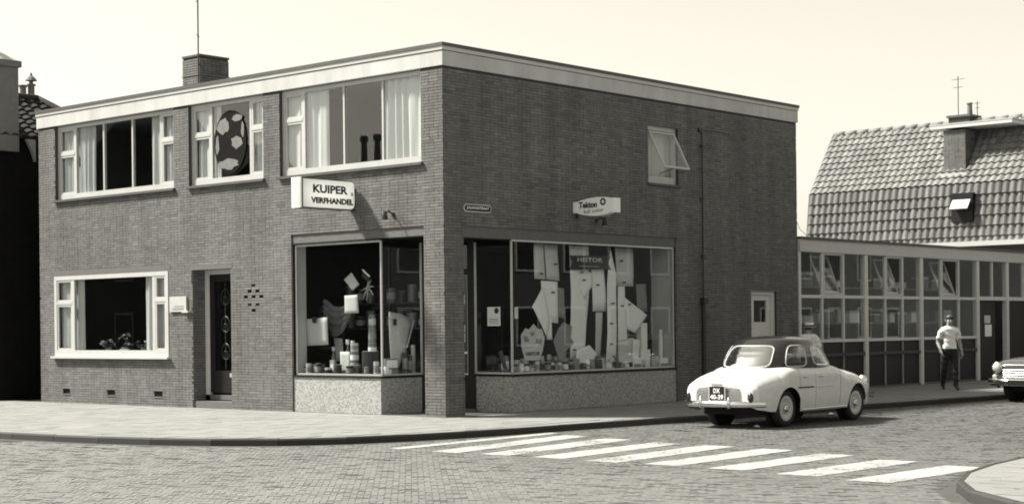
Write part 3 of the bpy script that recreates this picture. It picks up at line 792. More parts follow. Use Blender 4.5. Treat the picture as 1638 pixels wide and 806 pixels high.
# barrel-shaped sign on the side wall
sg = empty('barrel_sign', (3.65, 0, 3.7)); tag(sg, 'white barrel-shaped sign with black lettering and flower emblem above the side window', 'sign')
top = [(-.10, 3.93), (-.20, 3.955), (-.40, 3.985), (-.58, 3.995), (-.76, 3.985), (-.92, 3.955)]
bot = [(-.92, 3.70), (-.76, 3.66), (-.58, 3.645), (-.40, 3.65), (-.20, 3.68), (-.10, 3.71)]
m1 = MB(); m1.prism([(3.57, y, z) for y, z in top + bot], (.16, 0, 0)); m1.build('sign_box', sign2_m, sg, fixn=True)
m1 = MB(); m1.box(3.56, 3.74, -1.0, -.925, 3.69, 3.96); m1.build('end_cap', sign2_m, sg)
m1 = MB(); m1.box(3.56, 3.74, -.097, -.0, 3.72, 3.93); m1.build('wall_bracket', sign2_m, sg)
m1 = MB(); m1.tube([(3.65, -.03, 3.72), (3.65, -.03, 3.62)], .03, 8); m1.build('bracket', black_m, sg)
m1 = MB(); text_mb(m1, 'Tekton', (3.5685, -.14, 3.80), (0, -1, 0), (0, 0, 1), .12, .44, bold=.04); m1.build('lettering', ink_m, sg)
m1 = MB(); text_mb(m1, 'full color', (3.5685, -.26, 3.695), (0, -1, .05), (0, 0, 1), .07, .48); m1.build('lettering', ink_m, sg)
m1 = MB()
for k in range(8):
    t = k * math.pi / 4 + .39; c = Vector((3.5685, -.72 - .052 * math.cos(t), 3.90 + .052 * math.sin(t)))
    m1.add([c + Vector((0, .024 * math.cos(q * math.pi / 3), .024 * math.sin(q * math.pi / 3))) for q in range(6)], [(0, 1, 2, 3, 4, 5)])
m1.build('emblem', ink_m, sg)
# street name plate
sg = empty('street_name_plate', (.85, 0, 3.68)); tag(sg, 'small dark oval street name plate with white rim and letters near building corner', 'sign')
def stadium(cx, cz, hw, hh, y, n=8):
    P = []
    for k in range(n + 1): t = -math.pi / 2 + math.pi * k / n; P.append((cx + hw - hh + hh * math.cos(t), y, cz + hh * math.sin(t)))
    for k in range(n + 1): t = math.pi / 2 + math.pi * k / n; P.append((cx - hw + hh + hh * math.cos(t), y, cz + hh * math.sin(t)))
    return P
m1 = MB(); m1.prism(stadium(.855, 3.682, .36, .068, -.009), (0, -.012, 0)); m1.build('plate_rim', offwhite_m, sg, fixn=True)
m1 = MB(); m1.prism(stadium(.855, 3.682, .345, .053, -.0215), (0, -.003, 0)); m1.build('plate_face', dark_m, sg, fixn=True)
m1 = MB(); text_mb(m1, 'JULIANASTRAAT', (.56, -.0255, 3.652), (1, 0, 0), (0, 0, 1), .06, .59, depth=.002, bold=.02); m1.build('lettering', sign2_m, sg)
# two small spotlights on arms
def spot(name, base, out, label):
    o = empty(name, base); tag(o, label, 'lamp'); b = Vector(base); out = Vector(out)
    m1 = MB(); m1.tube([b, b + out * .12 + zz * .06, b + out * .2 + zz * .02], .014, 6); m1.build('arm', black_m, o)
    m1 = MB(); c = b + out * .22; m1.tube([c + zz * .05, c - zz * .02, c - zz * .10], [.03, .05, .06], 10); m1.build('lamp_shade', black_m, o)
    m1 = MB(); m1.obox(b + out * .0 + zz * 0, (1, 0, 0), (0, 1, 0), (0, 0, 1), .025, .025, .04); m1.build('wall_plate', black_m, o)
spot('spotlight', (-.01, 1.24, 3.60), (-1, 0, 0), 'small black spotlight on the front wall above the pillar end of the shop lintel')
spot('spotlight', (4.25, -.01, 3.60), (0, -1, 0), 'small black spotlight on the side wall under the barrel-shaped sign')
# TV antenna on the chimney
an = MB(); an.tube([(1.46, 8.69, 6.55), (1.46, 8.69, 9.9)], .016, 6); ant = an.build('antenna', black_m)
tag(ant, 'tall thin television antenna mast fixed to the brick chimney of the corner shop', 'antenna')
m1 = MB(); m1.tube([(1.36, 8.60, 7.93), (1.56, 8.78, 7.93)], .01, 5); m1.build('cross_arm', black_m, ant)
m1 = MB(); m1.tube([(1.36, 8.5, 8.7), (1.56, 8.88, 8.7)], .009, 5); m1.build('cross_arm', black_m, ant)
for z in (6.8, 7.3): m1 = MB(); m1.box(1.445, 1.50, 8.675, 8.705, z, z + .03); m1.build('clamp', black_m, ant)

# ------------------------------------------------------------------ curtains and pieces at the upper windows
def curtain(a0, a1, z0, z1, d, label, folds=9, amp=.03, gather=0.0, m=net_m):
    nc = max(24, int((a1 - a0) / .02)); rows = []; ph = random.random() * 6
    for i in range(9):
        z = z1 + (z0 - z1) * i / 8; r = []
        for j in range(nc + 1):
            t = j / nc; w = (a1 - a0)
            a = a0 + w * t + gather * math.sin(math.pi * i / 8) * (t - .5) * -1
            q = d + amp * math.sin(t * folds * 6.283 * w + ph + .5 * math.sin(t * 9 + i * .2)) * (.6 + .4 * i / 8) + .012 * math.sin(t * 40 + ph * 2)
            r.append((q, a, z))
        rows.append(r)
    m1 = MB(); m1.grid(rows); o = m1.build('curtain', m, None, True); tag(o, label, 'curtain', 'net curtains in the windows'); return o
curtain(10.95, 11.92, 4.6, 6.1, .165, 'net curtain at the far end of the leftmost upper window', 3.2)
curtain(10.62, 10.95, 4.6, 6.1, .165, 'narrow net curtain fold beside the dark panes of the leftmost upper window', 4.5)
curtain(7.72, 8.62, 4.6, 6.1, .165, 'net curtain at the shopward end of the leftmost upper window', 4)
curtain(6.30, 7.10, 4.6, 6.1, .165, 'net curtain left of the round dark disc in the middle upper window', 3.5)
curtain(4.88, 5.30, 4.6, 6.1, .165, 'net curtain right of the round dark disc in the middle upper window', 5)
curtain(3.12, 4.28, 4.6, 6.1, .165, 'net curtain at the narrow casement end of the widest upper window over the sign', 3)
curtain(.58, 1.62, 4.6, 6.1, .165, 'broad net curtain by the building corner in the upper window over the sign', 5)
curtain(11.05, 11.95, 1.12, 2.72, .10, 'net curtain at the far end of the ground-floor window', 3.4, .03)
curtain(7.93, 8.80, 1.12, 2.72, .10, 'net curtain at the front-door end of the ground-floor window', 3.4, .03)
o = curtain(6.02, 6.98, 4.5, 5.55, .20, 'net curtain behind the tilted open sash on the side wall', 3)
o.data.transform(Matrix(((0, 1, 0, 0), (1, 0, 0, 0), (0, 0, 1, 0), (0, 0, 0, 1))))
# round dark disc with pale grey blotches, set just outside the pane
rdisc = empty('round_disc', (.32, 5.92, 4.7)); tag(rdisc, 'big round dark disc with pale blotches just outside the middle upper window pane', 'ornament')
m1 = MB(); m1.prism([(.078, 5.93 + .50 * math.cos(t * .157), 5.30 + .63 * math.sin(t * .157)) for t in range(40)], (.012, 0, 0)); m1.build('disc', tar_m, rdisc, fixn=True)
rnd = random.Random(4)
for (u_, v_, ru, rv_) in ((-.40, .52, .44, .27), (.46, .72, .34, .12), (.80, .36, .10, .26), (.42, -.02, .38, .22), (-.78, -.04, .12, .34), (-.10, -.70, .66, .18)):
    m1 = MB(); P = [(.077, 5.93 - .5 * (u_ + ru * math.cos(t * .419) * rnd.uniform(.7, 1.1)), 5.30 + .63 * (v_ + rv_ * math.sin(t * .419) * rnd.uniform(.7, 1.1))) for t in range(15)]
    m1.prism(P, (-.006, 0, 0)); m1.build('pale_blotch', blotch_m, rdisc, fixn=True)
def potplant(base, h, label, n=10, sp=.16):
    o = empty('pot_plant', base); tag(o, label, 'plant'); b = Vector(base)
    m1 = MB(); m1.lathe([(.05, 0), (.075, .12), (.08, .13), (.07, .13)], b, 14); m1.build('pot', pot_m, o)
    m1 = MB(); rn = random.Random(base[1])
    for k in range(n * 4):
        t = rn.uniform(0, 6.28); rad = sp * rn.random() ** .5; z = .13 + (h - .13) * rn.random(); c = b + Vector((rad * math.cos(t), rad * math.sin(t), z))
        u_ = Vector((rn.uniform(-1, 1), rn.uniform(-1, 1), rn.uniform(-.3, .8))).normalized(); v_ = u_.cross(Vector((rn.uniform(-1, 1), rn.uniform(-1, 1), .3))).normalized()
        L = rn.uniform(.04, .08); m1.add([c - u_ * L, c + v_ * L * .4, c + u_ * L, c - v_ * L * .4], [(0, 1, 2, 3)])
    m1.build('leaves', plant_m, o)
s = MB(); s.box(.14, .34, 7.95, 11.95, 1.06, 1.10); s.build('window_board', white_m, gw)
potplant((.24, 10.35, 1.10), .30, 'low pot plant on the ground-floor window board, nearest the far curtain')
potplant((.24, 9.75, 1.10), .42, 'taller pot plant in the middle of the ground-floor window board')
potplant((.24, 9.05, 1.10), .26, 'small pot plant on the ground-floor window board towards the front door')
m1 = MB(); m1.box(.17, .23, 9.55, 9.85, 1.10, 1.19); o = m1.build('planter_box', white_m); tag(o, 'white low planter in the middle of the ground-floor window board', 'planter')

# ------------------------------------------------------------------ goods in the left display case (facing the front street)
def curl(o, ax_, amp=.016):
    '''let hanging paper bow a little'''
    b = bmesh.new(); b.from_mesh(o.data); bmesh.ops.triangulate(b, faces=b.faces[:]); bmesh.ops.subdivide_edges(b, edges=b.edges[:], cuts=4, use_grid_fill=True)
    ph = sum(v.co.z for v in b.verts) % 6.28
    for v in b.verts:
        a_ = v.co[1 - ax_]; v.co[ax_] += amp * math.sin(v.co.z * 3.3 + ph) + amp * .8 * math.sin(a_ * 7 + v.co.z * 2 + ph)
    b.to_mesh(o.data); b.free(); o.data.polygons.foreach_set('use_smooth', [True] * len(o.data.polygons)); o.data.update()
def poly_L(name, x, pts, m, label, cat, group=None, t=.006):
    m1 = MB(); m1.prism([(x, a, z) for a, z in pts], (t, 0, 0)); o = m1.build(name, m, fixn=True); tag(o, label, cat, group); curl(o, 0); return o
def poly_R(name, y, pts, m, label, cat, group=None, t=.006):
    m1 = MB(); m1.prism([(a, y, z) for a, z in pts], (0, t, 0)); o = m1.build(name, m, fixn=True); tag(o, label, cat, group)
    if cat != 'banner' and cat != 'display': curl(o, 1)
    return o
def part_L(o, name, x, pts, m, t=.004):
    m1 = MB(); m1.prism([(x, a, z) for a, z in pts], (-t, 0, 0)); return m1.build(name, m, o, fixn=True)
def part_R(o, name, y, pts, m, t=.004):
    m1 = MB(); m1.prism([(a, y, z) for a, z in pts], (0, -t, 0)); return m1.build(name, m, o, fixn=True)
o = poly_L('display_board', .30, [(3.98, 1.76), (3.36, 1.79), (3.35, 1.27), (3.97, 1.25)], board_m, 'large blank white board hanging low in the front shop window', 'board')
part_L(o, 'clip', .275, [(3.78, 1.80), (3.64, 1.80), (3.66, 1.68), (3.76, 1.69)], ink_m)
poly_L('price_card', .40, [(3.02, 2.49), (2.8, 2.62), (2.58, 2.39), (2.79, 2.28)], board_m, 'tilted blank white card hanging highest in the front shop window', 'card')
o = poly_L('striped_card', .40, [(2.54, 2.54), (2.46, 2.67), (2.27, 2.54), (2.36, 2.44)], ink_m, 'tilted dark card with white edge hanging in the front shop window', 'card')
part_L(o, 'white_edge', .372, [(2.475, 2.655), (2.455, 2.67), (2.265, 2.54), (2.285, 2.52)], paper_m)
poly_L('paper_sheet', .38, [(2.99, 2.19), (2.62, 2.2), (2.59, 1.86), (2.96, 1.85)], board_m, 'upright white sheet under the tilted card in the front shop window', 'sheet')
# draped cloth
rows = []
for i in range(13):
    s_ = i / 12; r = []
    for j in range(33):
        t = j / 32; a = 3.72 - .80 * t + .08 * s_ * math.sin(t * 3.1); sag = .28 * math.sin(math.pi * t) * (.5 + .9 * s_)
        z = 2.16 - .06 * t - s_ * .38 - sag + .12 * t * s_; q = .52 + .035 * math.sin((s_ * 5 + math.sin(math.pi * t) * .6) * 6.28 * .8) + .02 * math.sin(t * 12)
        r.append((q, a, z))
    rows.append(r)
m1 = MB(); m1.grid(rows); o = m1.build('draped_cloth', drape_m, None, True); tag(o, 'dark cloth swag draped in folds in the front shop window', 'cloth')
def tin(loc, r, h, m, label, cat='tin', group=None, lab=None):
    o = empty('paint_tin', loc); tag(o, label, cat, group); b = Vector(loc)
    m1 = MB(); m1.lathe([(r * .96, 0), (r, .004), (r, h - .01), (r * 1.03, h - .006), (r * 1.03, h)], b, 14); m1.build('can', m, o, fixn=True)
    m1 = MB(); m1.lathe([(r * .9, h + .0005), (r * .9, h + .006), (r * .7, h + .006)], b, 14); m1.build('lid', tin_l, o, fixn=True)
    if lab is not None: m1 = MB(); m1.lathe([(r * 1.004, h * .25), (r * 1.012, h * .26), (r * 1.012, h * .72), (r * 1.004, h * .73)], b, 14); m1.build('paper_label', lab, o, fixn=True)
    return o
Z0 = ZG + .003
ORD = 'first second third fourth fifth sixth seventh eighth ninth tenth eleventh twelfth thirteenth fourteenth fifteenth sixteenth seventeenth eighteenth nineteenth twentieth twenty-first twenty-second twenty-third twenty-fourth twenty-fifth twenty-sixth twenty-seventh twenty-eighth twenty-ninth thirtieth'.split()
tin((.62, 2.48, Z0), .085, .30, tin_d, 'dark tin at the bottom of the tall tin tower in the front shop window', lab=paper2_m)
tin((.62, 2.48, Z0 + .31), .08, .28, tin_g, 'second tin of the tall tin tower in the front shop window', lab=paper_m)
tin((.62, 2.48, Z0 + .60), .075, .26, tin_g, 'third tin of the tall tin tower in the front shop window', lab=card_m)
tin((.62, 2.48, Z0 + .87), .07, .24, tin_g, 'topmost tin of the tall tin tower in the front shop window', lab=paper2_m)
tin((.40, 2.30, Z0), .165, .44, tin_d, 'big dark drum standing before the tin tower in the front shop window', 'drum')
tin((.34, 2.67, Z0), .085, .22, tin_l, 'pale tin under another, left of the big drum in the front shop window', lab=card_m)
tin((.34, 2.67, Z0 + .23), .08, .20, tin_g, 'grey tin stacked second, left of the big drum in the front shop window', lab=paper_m)
tin((.34, 2.67, Z0 + .44), .075, .15, tin_l, 'topmost small tin stacked left of the big drum in the front shop window', lab=card_m)
poly_L('leaning_card', .26, [(3.0, 1.14), (2.74, 1.14), (2.74, .74), (3.0, .74)], board_m, 'plain white card leaning on the sill of the front shop window', 'card')
poly_L('shade_card', .5, [(3.42, 1.4), (3.2, 1.38), (3.15, .98), (3.34, .95)], card_m, 'grey shade card under the draped cloth in the front shop window', 'card')
for i, (a, h, m, lb) in enumerate(((3.92, .16, card_m, 'speckled carton nearest the far jamb on the front window sill'), (3.76, .13, paper_m, 'tiny white carton on the front window sill under the blank board'), (3.60, .2, tin_g, 'grey carton on the front window sill under the blank board'), (3.16, .28, card_m, 'tall mottled carton beside the leaning white card'), (1.82, .16, paper_m, 'small white carton by the glass corner of the front case'))):
    m1 = MB(); w_ = .06 + .03 * (i % 3); m1.box(.22, .22 + w_, a - w_, a + w_, Z0, Z0 + h); o = m1.build('carton', m); tag(o, lb, 'box')
    m1 = MB(); m1.box(.215, .219, a - w_ * .7, a + w_ * .7, Z0 + h * .3, Z0 + h * .75); m1.build('printed_panel', paper2_m if m is not paper_m else card_m, o)
for a, h, lb in ((3.47, .52, 'tall pale bottle under the drape in the front shop window'), (3.08, .66, 'bottle with white cap beside the mottled carton'), (2.94, .64, 'bottle with white cap behind the leaning white card')):
    o = empty('bottle', (.55, a, Z0)); tag(o, lb, 'bottle'); b = Vector((.55, a, Z0))
    m1 = MB(); m1.lathe([(.045, 0), (.05, .02), (.05, h * .6), (.02, h * .78), (.02, h * .86)], b, 12); m1.build('bottle_body', tin_g, o, fixn=True)
    m1 = MB(); m1.lathe([(.035, h * .86), (.035, h), (.02, h)], b, 12); m1.build('cap', paper_m, o, fixn=True)
rn2 = random.Random(8); k = 0; x = 1.86
while x < 3.8:
    r = rn2.uniform(.045, .07); h = rn2.uniform(.12, .26)
    tin((.17, x + r, Z0), r, h, (tin_l, tin_d, tin_g)[rn2.randrange(3)], ORD[k] + ' small tin from the glass corner along the sill of the front shop window', 'tin', 'tins along the front window sill', lab=(paper_m, card_m, paper2_m, ink_m)[rn2.randrange(4)]); k += 1
    x += 2 * r + rn2.uniform(.03, .22)
# dry branch ornament
m1 = MB(); c = Vector((.45, 2.42, 2.32))
for dx, dz in ((.18, .02), (.15, -.14), (-.16, -.05), (-.13, -.2), (.02, .2), (-.02, -.24), (.1, .16)):
    m1.tube([c, c + Vector((.02, -dx * .6, dz * .6 + .02)), c + Vector((0, -dx, dz))], [.022, .016, .004], 6)
o = m1.build('star_ornament', card_m); tag(o, 'pale spidery ornament hanging beside the tilted cards in the front shop window', 'ornament')
# large fanned wallpaper sample in the return of the case
o = poly_R('wallpaper_sample', 1.95, [(.56, 1.87), (.85, 1.84), (1.18, 1.71), (.98, 1.2), (.70, .72), (.60, .72), (.57, 1.3)], paper2_m, 'large fan-shaped wallpaper sample in the lobby side of the front case', 'wallpaper')
part_R(o, 'stamp', 1.922, [(.63, 1.74), (.71, 1.74), (.71, 1.62), (.63, 1.62)], ink_m)
part_R(o, 'fold', 1.922, [(1.18, 1.71), (1.155, 1.72), (.96, 1.2), (.98, 1.2)], paper_m)
m1 = MB(); m1.box(.30, .62, 1.80, 1.92, Z0, Z0 + .31); o = m1.build('tin_box', tin_g); tag(o, 'square printed tin box on the lobby side of the front case', 'box')
m1 = MB(); m1.box(.32, .60, 1.795, 1.799, Z0 + .14, Z0 + .28); m1.box(.34, .45, 1.795, 1.799, Z0 + .02, Z0 + .11); m1.build('printed_panel', paper_m, o)
for i, (x, h, lb) in enumerate(((.86, .42, 'dark slim tin by the wallpaper fan, nearer the glass corner'), (.98, .36, 'dark slim tin by the wallpaper fan, nearer the shop door'))):
    tin((x, 1.86, Z0), .05, h, tin_d, lb, lab=card_m)
m1 = MB(); m1.lathe([(.04, 0), (.04, .55), (.03, .55)], (1.12, 1.9, Z0), 10); o = m1.build('paper_roll', paper2_m, fixn=True); tag(o, 'pale wallpaper roll standing upright at the end of the front case', 'roll')
# shelves with jars deep in the shop, seen dimly through the front window
for k, z in enumerate((1.55, 2.05)):
    m1 = MB(); m1.box(2.3, 2.55, 2.2, 5.5, z, z + .03); m1.build('shop_shelf', shelf_m, shop)
    for q in range(8):
        a = 2.9 + q * .3; o = tin((2.42, a, z + .031), .10, .22 + .06 * ((q + k) % 3), tin_g if q % 2 else tin_d, ORD[7 - q] + ' dim jar from the pillar side on the ' + ('lower' if k == 0 else 'upper') + ' shelf deep in the shop', 'jar', 'jars on shop shelves', lab=paper2_m if q % 3 == 0 else None)

# ------------------------------------------------------------------ goods in the side-street display case
def clips(o, y, pts):
    for a, z in pts: part_R(o, 'clip', y - .026, [(a - .05, z), (a + .05, z), (a + .05, z + .03), (a - .05, z + .03)], ink_m)
Y = .27
o = poly_R('wallpaper_strip', Y, [(2.72, 3.13), (3.03, 3.13), (3.04, 2.46), (2.73, 2.47)], paper2_m, 'hanging wallpaper strip nearest the lobby in the side shop window', 'wallpaper'); clips(o, Y, [(2.9, 2.55)])
o = poly_R('wallpaper_strip', Y + .02, [(3.06, 3.13), (3.46, 3.13), (3.48, 2.44), (3.07, 2.46)], paper2_m, 'second hanging wallpaper strip from the lobby in the side shop window', 'wallpaper'); clips(o, Y + .02, [(3.35, 2.74)])
o = poly_R('wallpaper_strip', Y + .01, [(2.93, 2.44), (3.39, 2.42), (3.43, 1.63), (3.0, 1.66)], paper_m, 'white wallpaper strip pinned below the two strips nearest the lobby', 'wallpaper'); clips(o, Y + .01, [(3.25, 2.2)])
poly_R('wallpaper_diamond', Y - .02, [(2.63, 1.95), (2.95, 2.32), (3.0, 2.3), (3.12, 1.68), (3.03, 1.34)], paper_m, 'pointed white wallpaper piece sticking out towards the lobby above the shield', 'wallpaper')
poly_R('wallpaper_strip', Y - .03, [(2.96, 1.77), (3.21, 1.75), (3.2, 1.32), (3.04, 1.32)], paper_m, 'short white strip ending above the tins between shield and leaf shapes', 'wallpaper')
o = poly_R('wallpaper_strip', Y + .03, [(3.81, 3.13), (4.42, 3.13), (4.42, 2.38), (4.30, 1.6), (4.24, .92), (3.83, .92)], paper_m, 'long white wallpaper strip hanging behind the lettered ribbon', 'wallpaper'); clips(o, Y + .03, [(4.16, 2.6), (3.9, 1.1)])
o = poly_R('wallpaper_arrow', Y + .0, [(3.96, 2.62), (4.46, 2.62), (4.48, 2.38), (4.24, 2.08), (4.0, 2.38)], paper_m, 'white arrow-ended piece pointing down below the lettered ribbon', 'wallpaper'); clips(o, Y, [(4.18, 2.45)])
o = poly_R('wallpaper_strip', Y + .04, [(4.48, 2.9), (4.86, 2.9), (4.92, 1.86), (4.53, 1.86)], paper_m, 'white strip ending halfway down, right below the ribbon end', 'wallpaper'); clips(o, Y + .04, [(4.66, 2.36)])
o = poly_R('wallpaper_strip', Y - .02, [(5.01, 3.1), (5.22, 2.58), (5.19, .82), (4.83, .82), (4.95, 2.39)], paper_m, 'long tapering white strip reaching the tins in middle of the side window', 'wallpaper'); clips(o, Y - .02, [(5.06, 2.0), (5.0, 1.6), (5.0, 1.2)])
o = poly_R('wallpaper_strip', Y + .03, [(5.27, 3.13), (5.85, 3.13), (5.79, 2.36), (5.28, 2.37)], paper2_m, 'broad grey strip hanging highest near the far end of the side window', 'wallpaper'); clips(o, Y + .03, [(5.5, 2.42), (5.42, 2.85)])
o = poly_R('wallpaper_strip', Y + .01, [(5.3, 2.36), (5.54, 2.36), (5.56, .79), (5.26, .79)], paper_m, 'long white strip hanging below the broad grey strip', 'wallpaper'); clips(o, Y + .01, [(5.4, 1.95), (5.42, 1.2)])
o = poly_R('wallpaper_diamond', Y - .01, [(5.5, 2.14), (6.24, 1.78), (5.86, 1.41), (5.51, 1.53)], paper_m, 'large white diamond-cut paper jutting out near the far end of the side window', 'wallpaper'); clips(o, Y - .01, [(5.62, 1.98)])
poly_R('wallpaper_diamond', Y - .06, [(3.86, 1.11), (4.28, 1.2), (4.53, 1.02), (4.35, .83), (3.85, .82)], paper_m, 'white diamond-cut paper lying at the foot of the long strip', 'wallpaper')
poly_R('wallpaper_piece', Y - .05, [(5.2, 1.27), (5.70, 1.33), (5.6, .80), (5.22, .78)], paper2_m, 'grey trapezoid paper standing at the foot of the strips', 'wallpaper')
poly_R('wallpaper_strip', Y + .09, [(4.02, 2.36), (4.26, 2.36), (4.24, 1.15), (4.06, 1.15)], paper2_m, 'grey strip showing behind the white arrow-ended piece', 'wallpaper')
poly_R('wallpaper_piece', Y - .03, [(5.62, 1.32), (5.95, 1.27), (5.90, .76), (5.64, .76)], paper_m, 'white upright sheet between the far strips and the white column', 'wallpaper')
poly_R('shade_card', Y + .12, [(3.52, 2.32), (3.74, 2.30), (3.72, 1.72), (3.53, 1.74)], card_m, 'dark grey shade card between the lobby strips and the long white strip', 'card')
poly_R('shade_card', Y + .3, [(6.28, 2.42), (6.62, 2.43), (6.62, 1.86), (6.30, 1.85)], card_m, 'dim grey shade card high in the far end of the side window', 'card')
poly_R('wallpaper_strip', Y + .06, [(4.62, 1.84), (4.82, 1.84), (4.80, .95), (4.66, .95)], paper2_m, 'narrow grey strip low in the middle of the side window', 'wallpaper')
o = poly_R('ribbon_banner', Y - .06, [(3.70, 2.93), (3.84, 2.93), (4.86, 2.95), (4.98, 2.95), (4.90, 2.81), (4.99, 2.68), (4.84, 2.68), (3.86, 2.66), (3.70, 2.66), (3.79, 2.8)], ink_m, 'dark ribbon banner with white lettering at top of the side shop window', 'banner')
m1 = MB(); text_mb(m1, 'HISTOR', (3.93, Y - .0665, 2.815), (1, 0, 0), (0, 0, 1), .085, .78, depth=.002, bold=.02); m1.build('lettering', paper2_m, o)
m1 = MB(); m1.box(3.98, 4.62, Y - .064, Y - .0605, 2.722, 2.74); m1.build('ribbon_line', card_m, o)
o = poly_R('shield_display', .22, [(2.27, 1.42), (2.39, 1.54), (2.50, 1.52), (2.63, 1.62), (2.76, 1.52), (2.86, 1.53), (2.95, 1.36), (2.89, 1.12), (2.79, .94), (2.38, .94), (2.28, 1.19)], paper2_m, 'shield-shaped cardboard display with dark blotches and lettering', 'display')
for pts in ([(2.33, 1.40), (2.46, 1.38), (2.5, 1.28), (2.36, 1.29)], [(2.70, 1.34), (2.86, 1.33), (2.84, 1.24), (2.68, 1.26)], [(2.52, 1.46), (2.66, 1.47), (2.62, 1.40), (2.54, 1.39)]): part_R(o, 'dark_blotch', .219, pts, card_m)
m1 = MB(); text_mb(m1, 'HISTOR', (2.40, .2145, 1.03), (1, 0, 0), (0, 0, 1), .07, .40, depth=.001, bold=.03); m1.build('lettering', ink_m, o)
o = poly_R('leaf_display', .30, [(3.3, 1.29), (3.45, 1.53), (3.6, 1.65), (3.86, 1.57), (3.82, 1.35), (3.92, 1.25), (3.69, 1.11), (3.59, .75), (3.44, .97)], card_m, 'grey leaf-shaped card standing between shield and long strip', 'display')
m1 = MB(); m1.box(6.08, 6.28, .30, .42, ZG + .38, 1.62); m1.box(6.02, 6.34, .27, .45, Z0, ZG + .38); o = m1.build('sample_column', paper_m); tag(o, 'white column on a block near the far end of the side window', 'display')
m1 = MB(); m1.lathe([(.04, 0), (.04, .78), (.03, .78)], (6.74, .3, Z0), 10); o = m1.build('paper_roll', paper_m, fixn=True); tag(o, 'white wallpaper roll standing in the far corner of the side window', 'roll')
rn = random.Random(11); x = 1.98; k = 0
spotsR = []
while x < 5.55:
    r = rn.uniform(.045, .08); h = rn.uniform(.12, .24); spotsR.append((x + r, r, h)); x += 2 * r + rn.uniform(.005, .06)
near = ['under the shield display', 'under the leaf-shaped card', 'at the foot of the long strip', 'between the strips', 'at the far papers']
for i, (x, r, h) in enumerate(spotsR):
    m = (tin_l, tin_d, tin_g, tin_l, tin_g)[rn.randrange(5)]; lb = (paper_m, card_m, paper2_m, None, ink_m)[rn.randrange(5)]
    tin((x, .17 + rn.uniform(0, .05), Z0), r, h, m, ORD[i] + ' small paint tin from the lobby in the sill row of the side shop window', 'tin', 'tins along the side window sill', lab=lb)
for i, (x0, x1, h, m) in enumerate(((5.60, 5.86, .22, paper_m), (5.88, 6.0, .17, tin_l), (6.36, 6.46, .24, tin_l), (6.50, 6.78, .20, paper_m))):
    m1 = MB(); m1.box(x0, x1, .14, .26, Z0, Z0 + h); o = m1.build('carton', m); tag(o, ('wide white carton after the tin row in the side window', 'narrow pale carton next to the white column block, lobby side', 'narrow pale carton next to the white column block, far side', 'wide white carton at the far end of the side window sill')[i], 'box')
    m1 = MB(); m1.box(x0 + .02, x1 - .02, .134, .139, Z0 + .03, Z0 + h * .45); m1.build('printed_panel', card_m, o)
rn2 = random.Random(5); x = 2.1; k = 0
while x < 5.5:
    r = rn2.uniform(.05, .085); h = rn2.uniform(.2, .36)
    tin((x + r, .50 + rn2.uniform(0, .05), Z0), r, h, (tin_l, tin_d, tin_g)[rn2.randrange(3)], ORD[k] + ' taller paint tin from the lobby in the second row of the side shop window', 'tin', 'tins behind the sill row', lab=(paper_m, card_m, paper2_m, ink_m)[rn2.randrange(4)]); k += 1
    x += 2 * r + rn2.uniform(.02, .16)
m1 = MB(); m1.tube([(5.02, .2, .98), (5.30, .2, .73)], [.012, .02], 6); o = m1.build('paint_brush', ink_m); tag(o, 'dark brush handle leaning before the strips in the side window', 'brush')
# shelf rack in the depth of the side window
m1 = MB()
for z in (.95, 1.15, 1.35, 1.55): m1.box(5.9, 6.75, .8, .95, z, z + .035)
o = m1.build('shelf_rack', greyp_m); tag(o, 'low rack of grey shelves behind the white column in the side window', 'shelf')
# notices inside the lobby pane of the side case
m1 = MB(); m1.box(1.828, 1.832, .34, .66, 1.59, 1.94); o = m1.build('poster', paper_m); tag(o, 'white poster with black dot inside the lobby pane', 'poster')
m1 = MB(); m1.lathe([(.001, 0), (.055, 0), (.055, .003), (.001, .003)], (1.823, .43, 1.87), 16, 'x'); m1.build('black_dot', ink_m, o)
m1 = MB()
for z in (1.63, 1.67, 1.71): m1.box(1.825, 1.8275, .38, .62, z, z + .015)
m1.build('print_lines', card_m, o)
m1 = MB(); m1.box(1.92, 2.02, .07, .076, 1.72, 1.93); o = m1.build('notice', paper2_m); tag(o, 'tiny notice by the glass corner of the side case', 'notice')
m1 = MB(); m1.obox((1.95, .38, .92), (1, 0, 0), Vector((0, .35, .94)).normalized(), Vector((0, -.94, .35)).normalized(), .004, .22, .05); o = m1.build('leaning_brush', shelf_m); tag(o, 'dark handle leaning inside the lobby pane', 'brush')

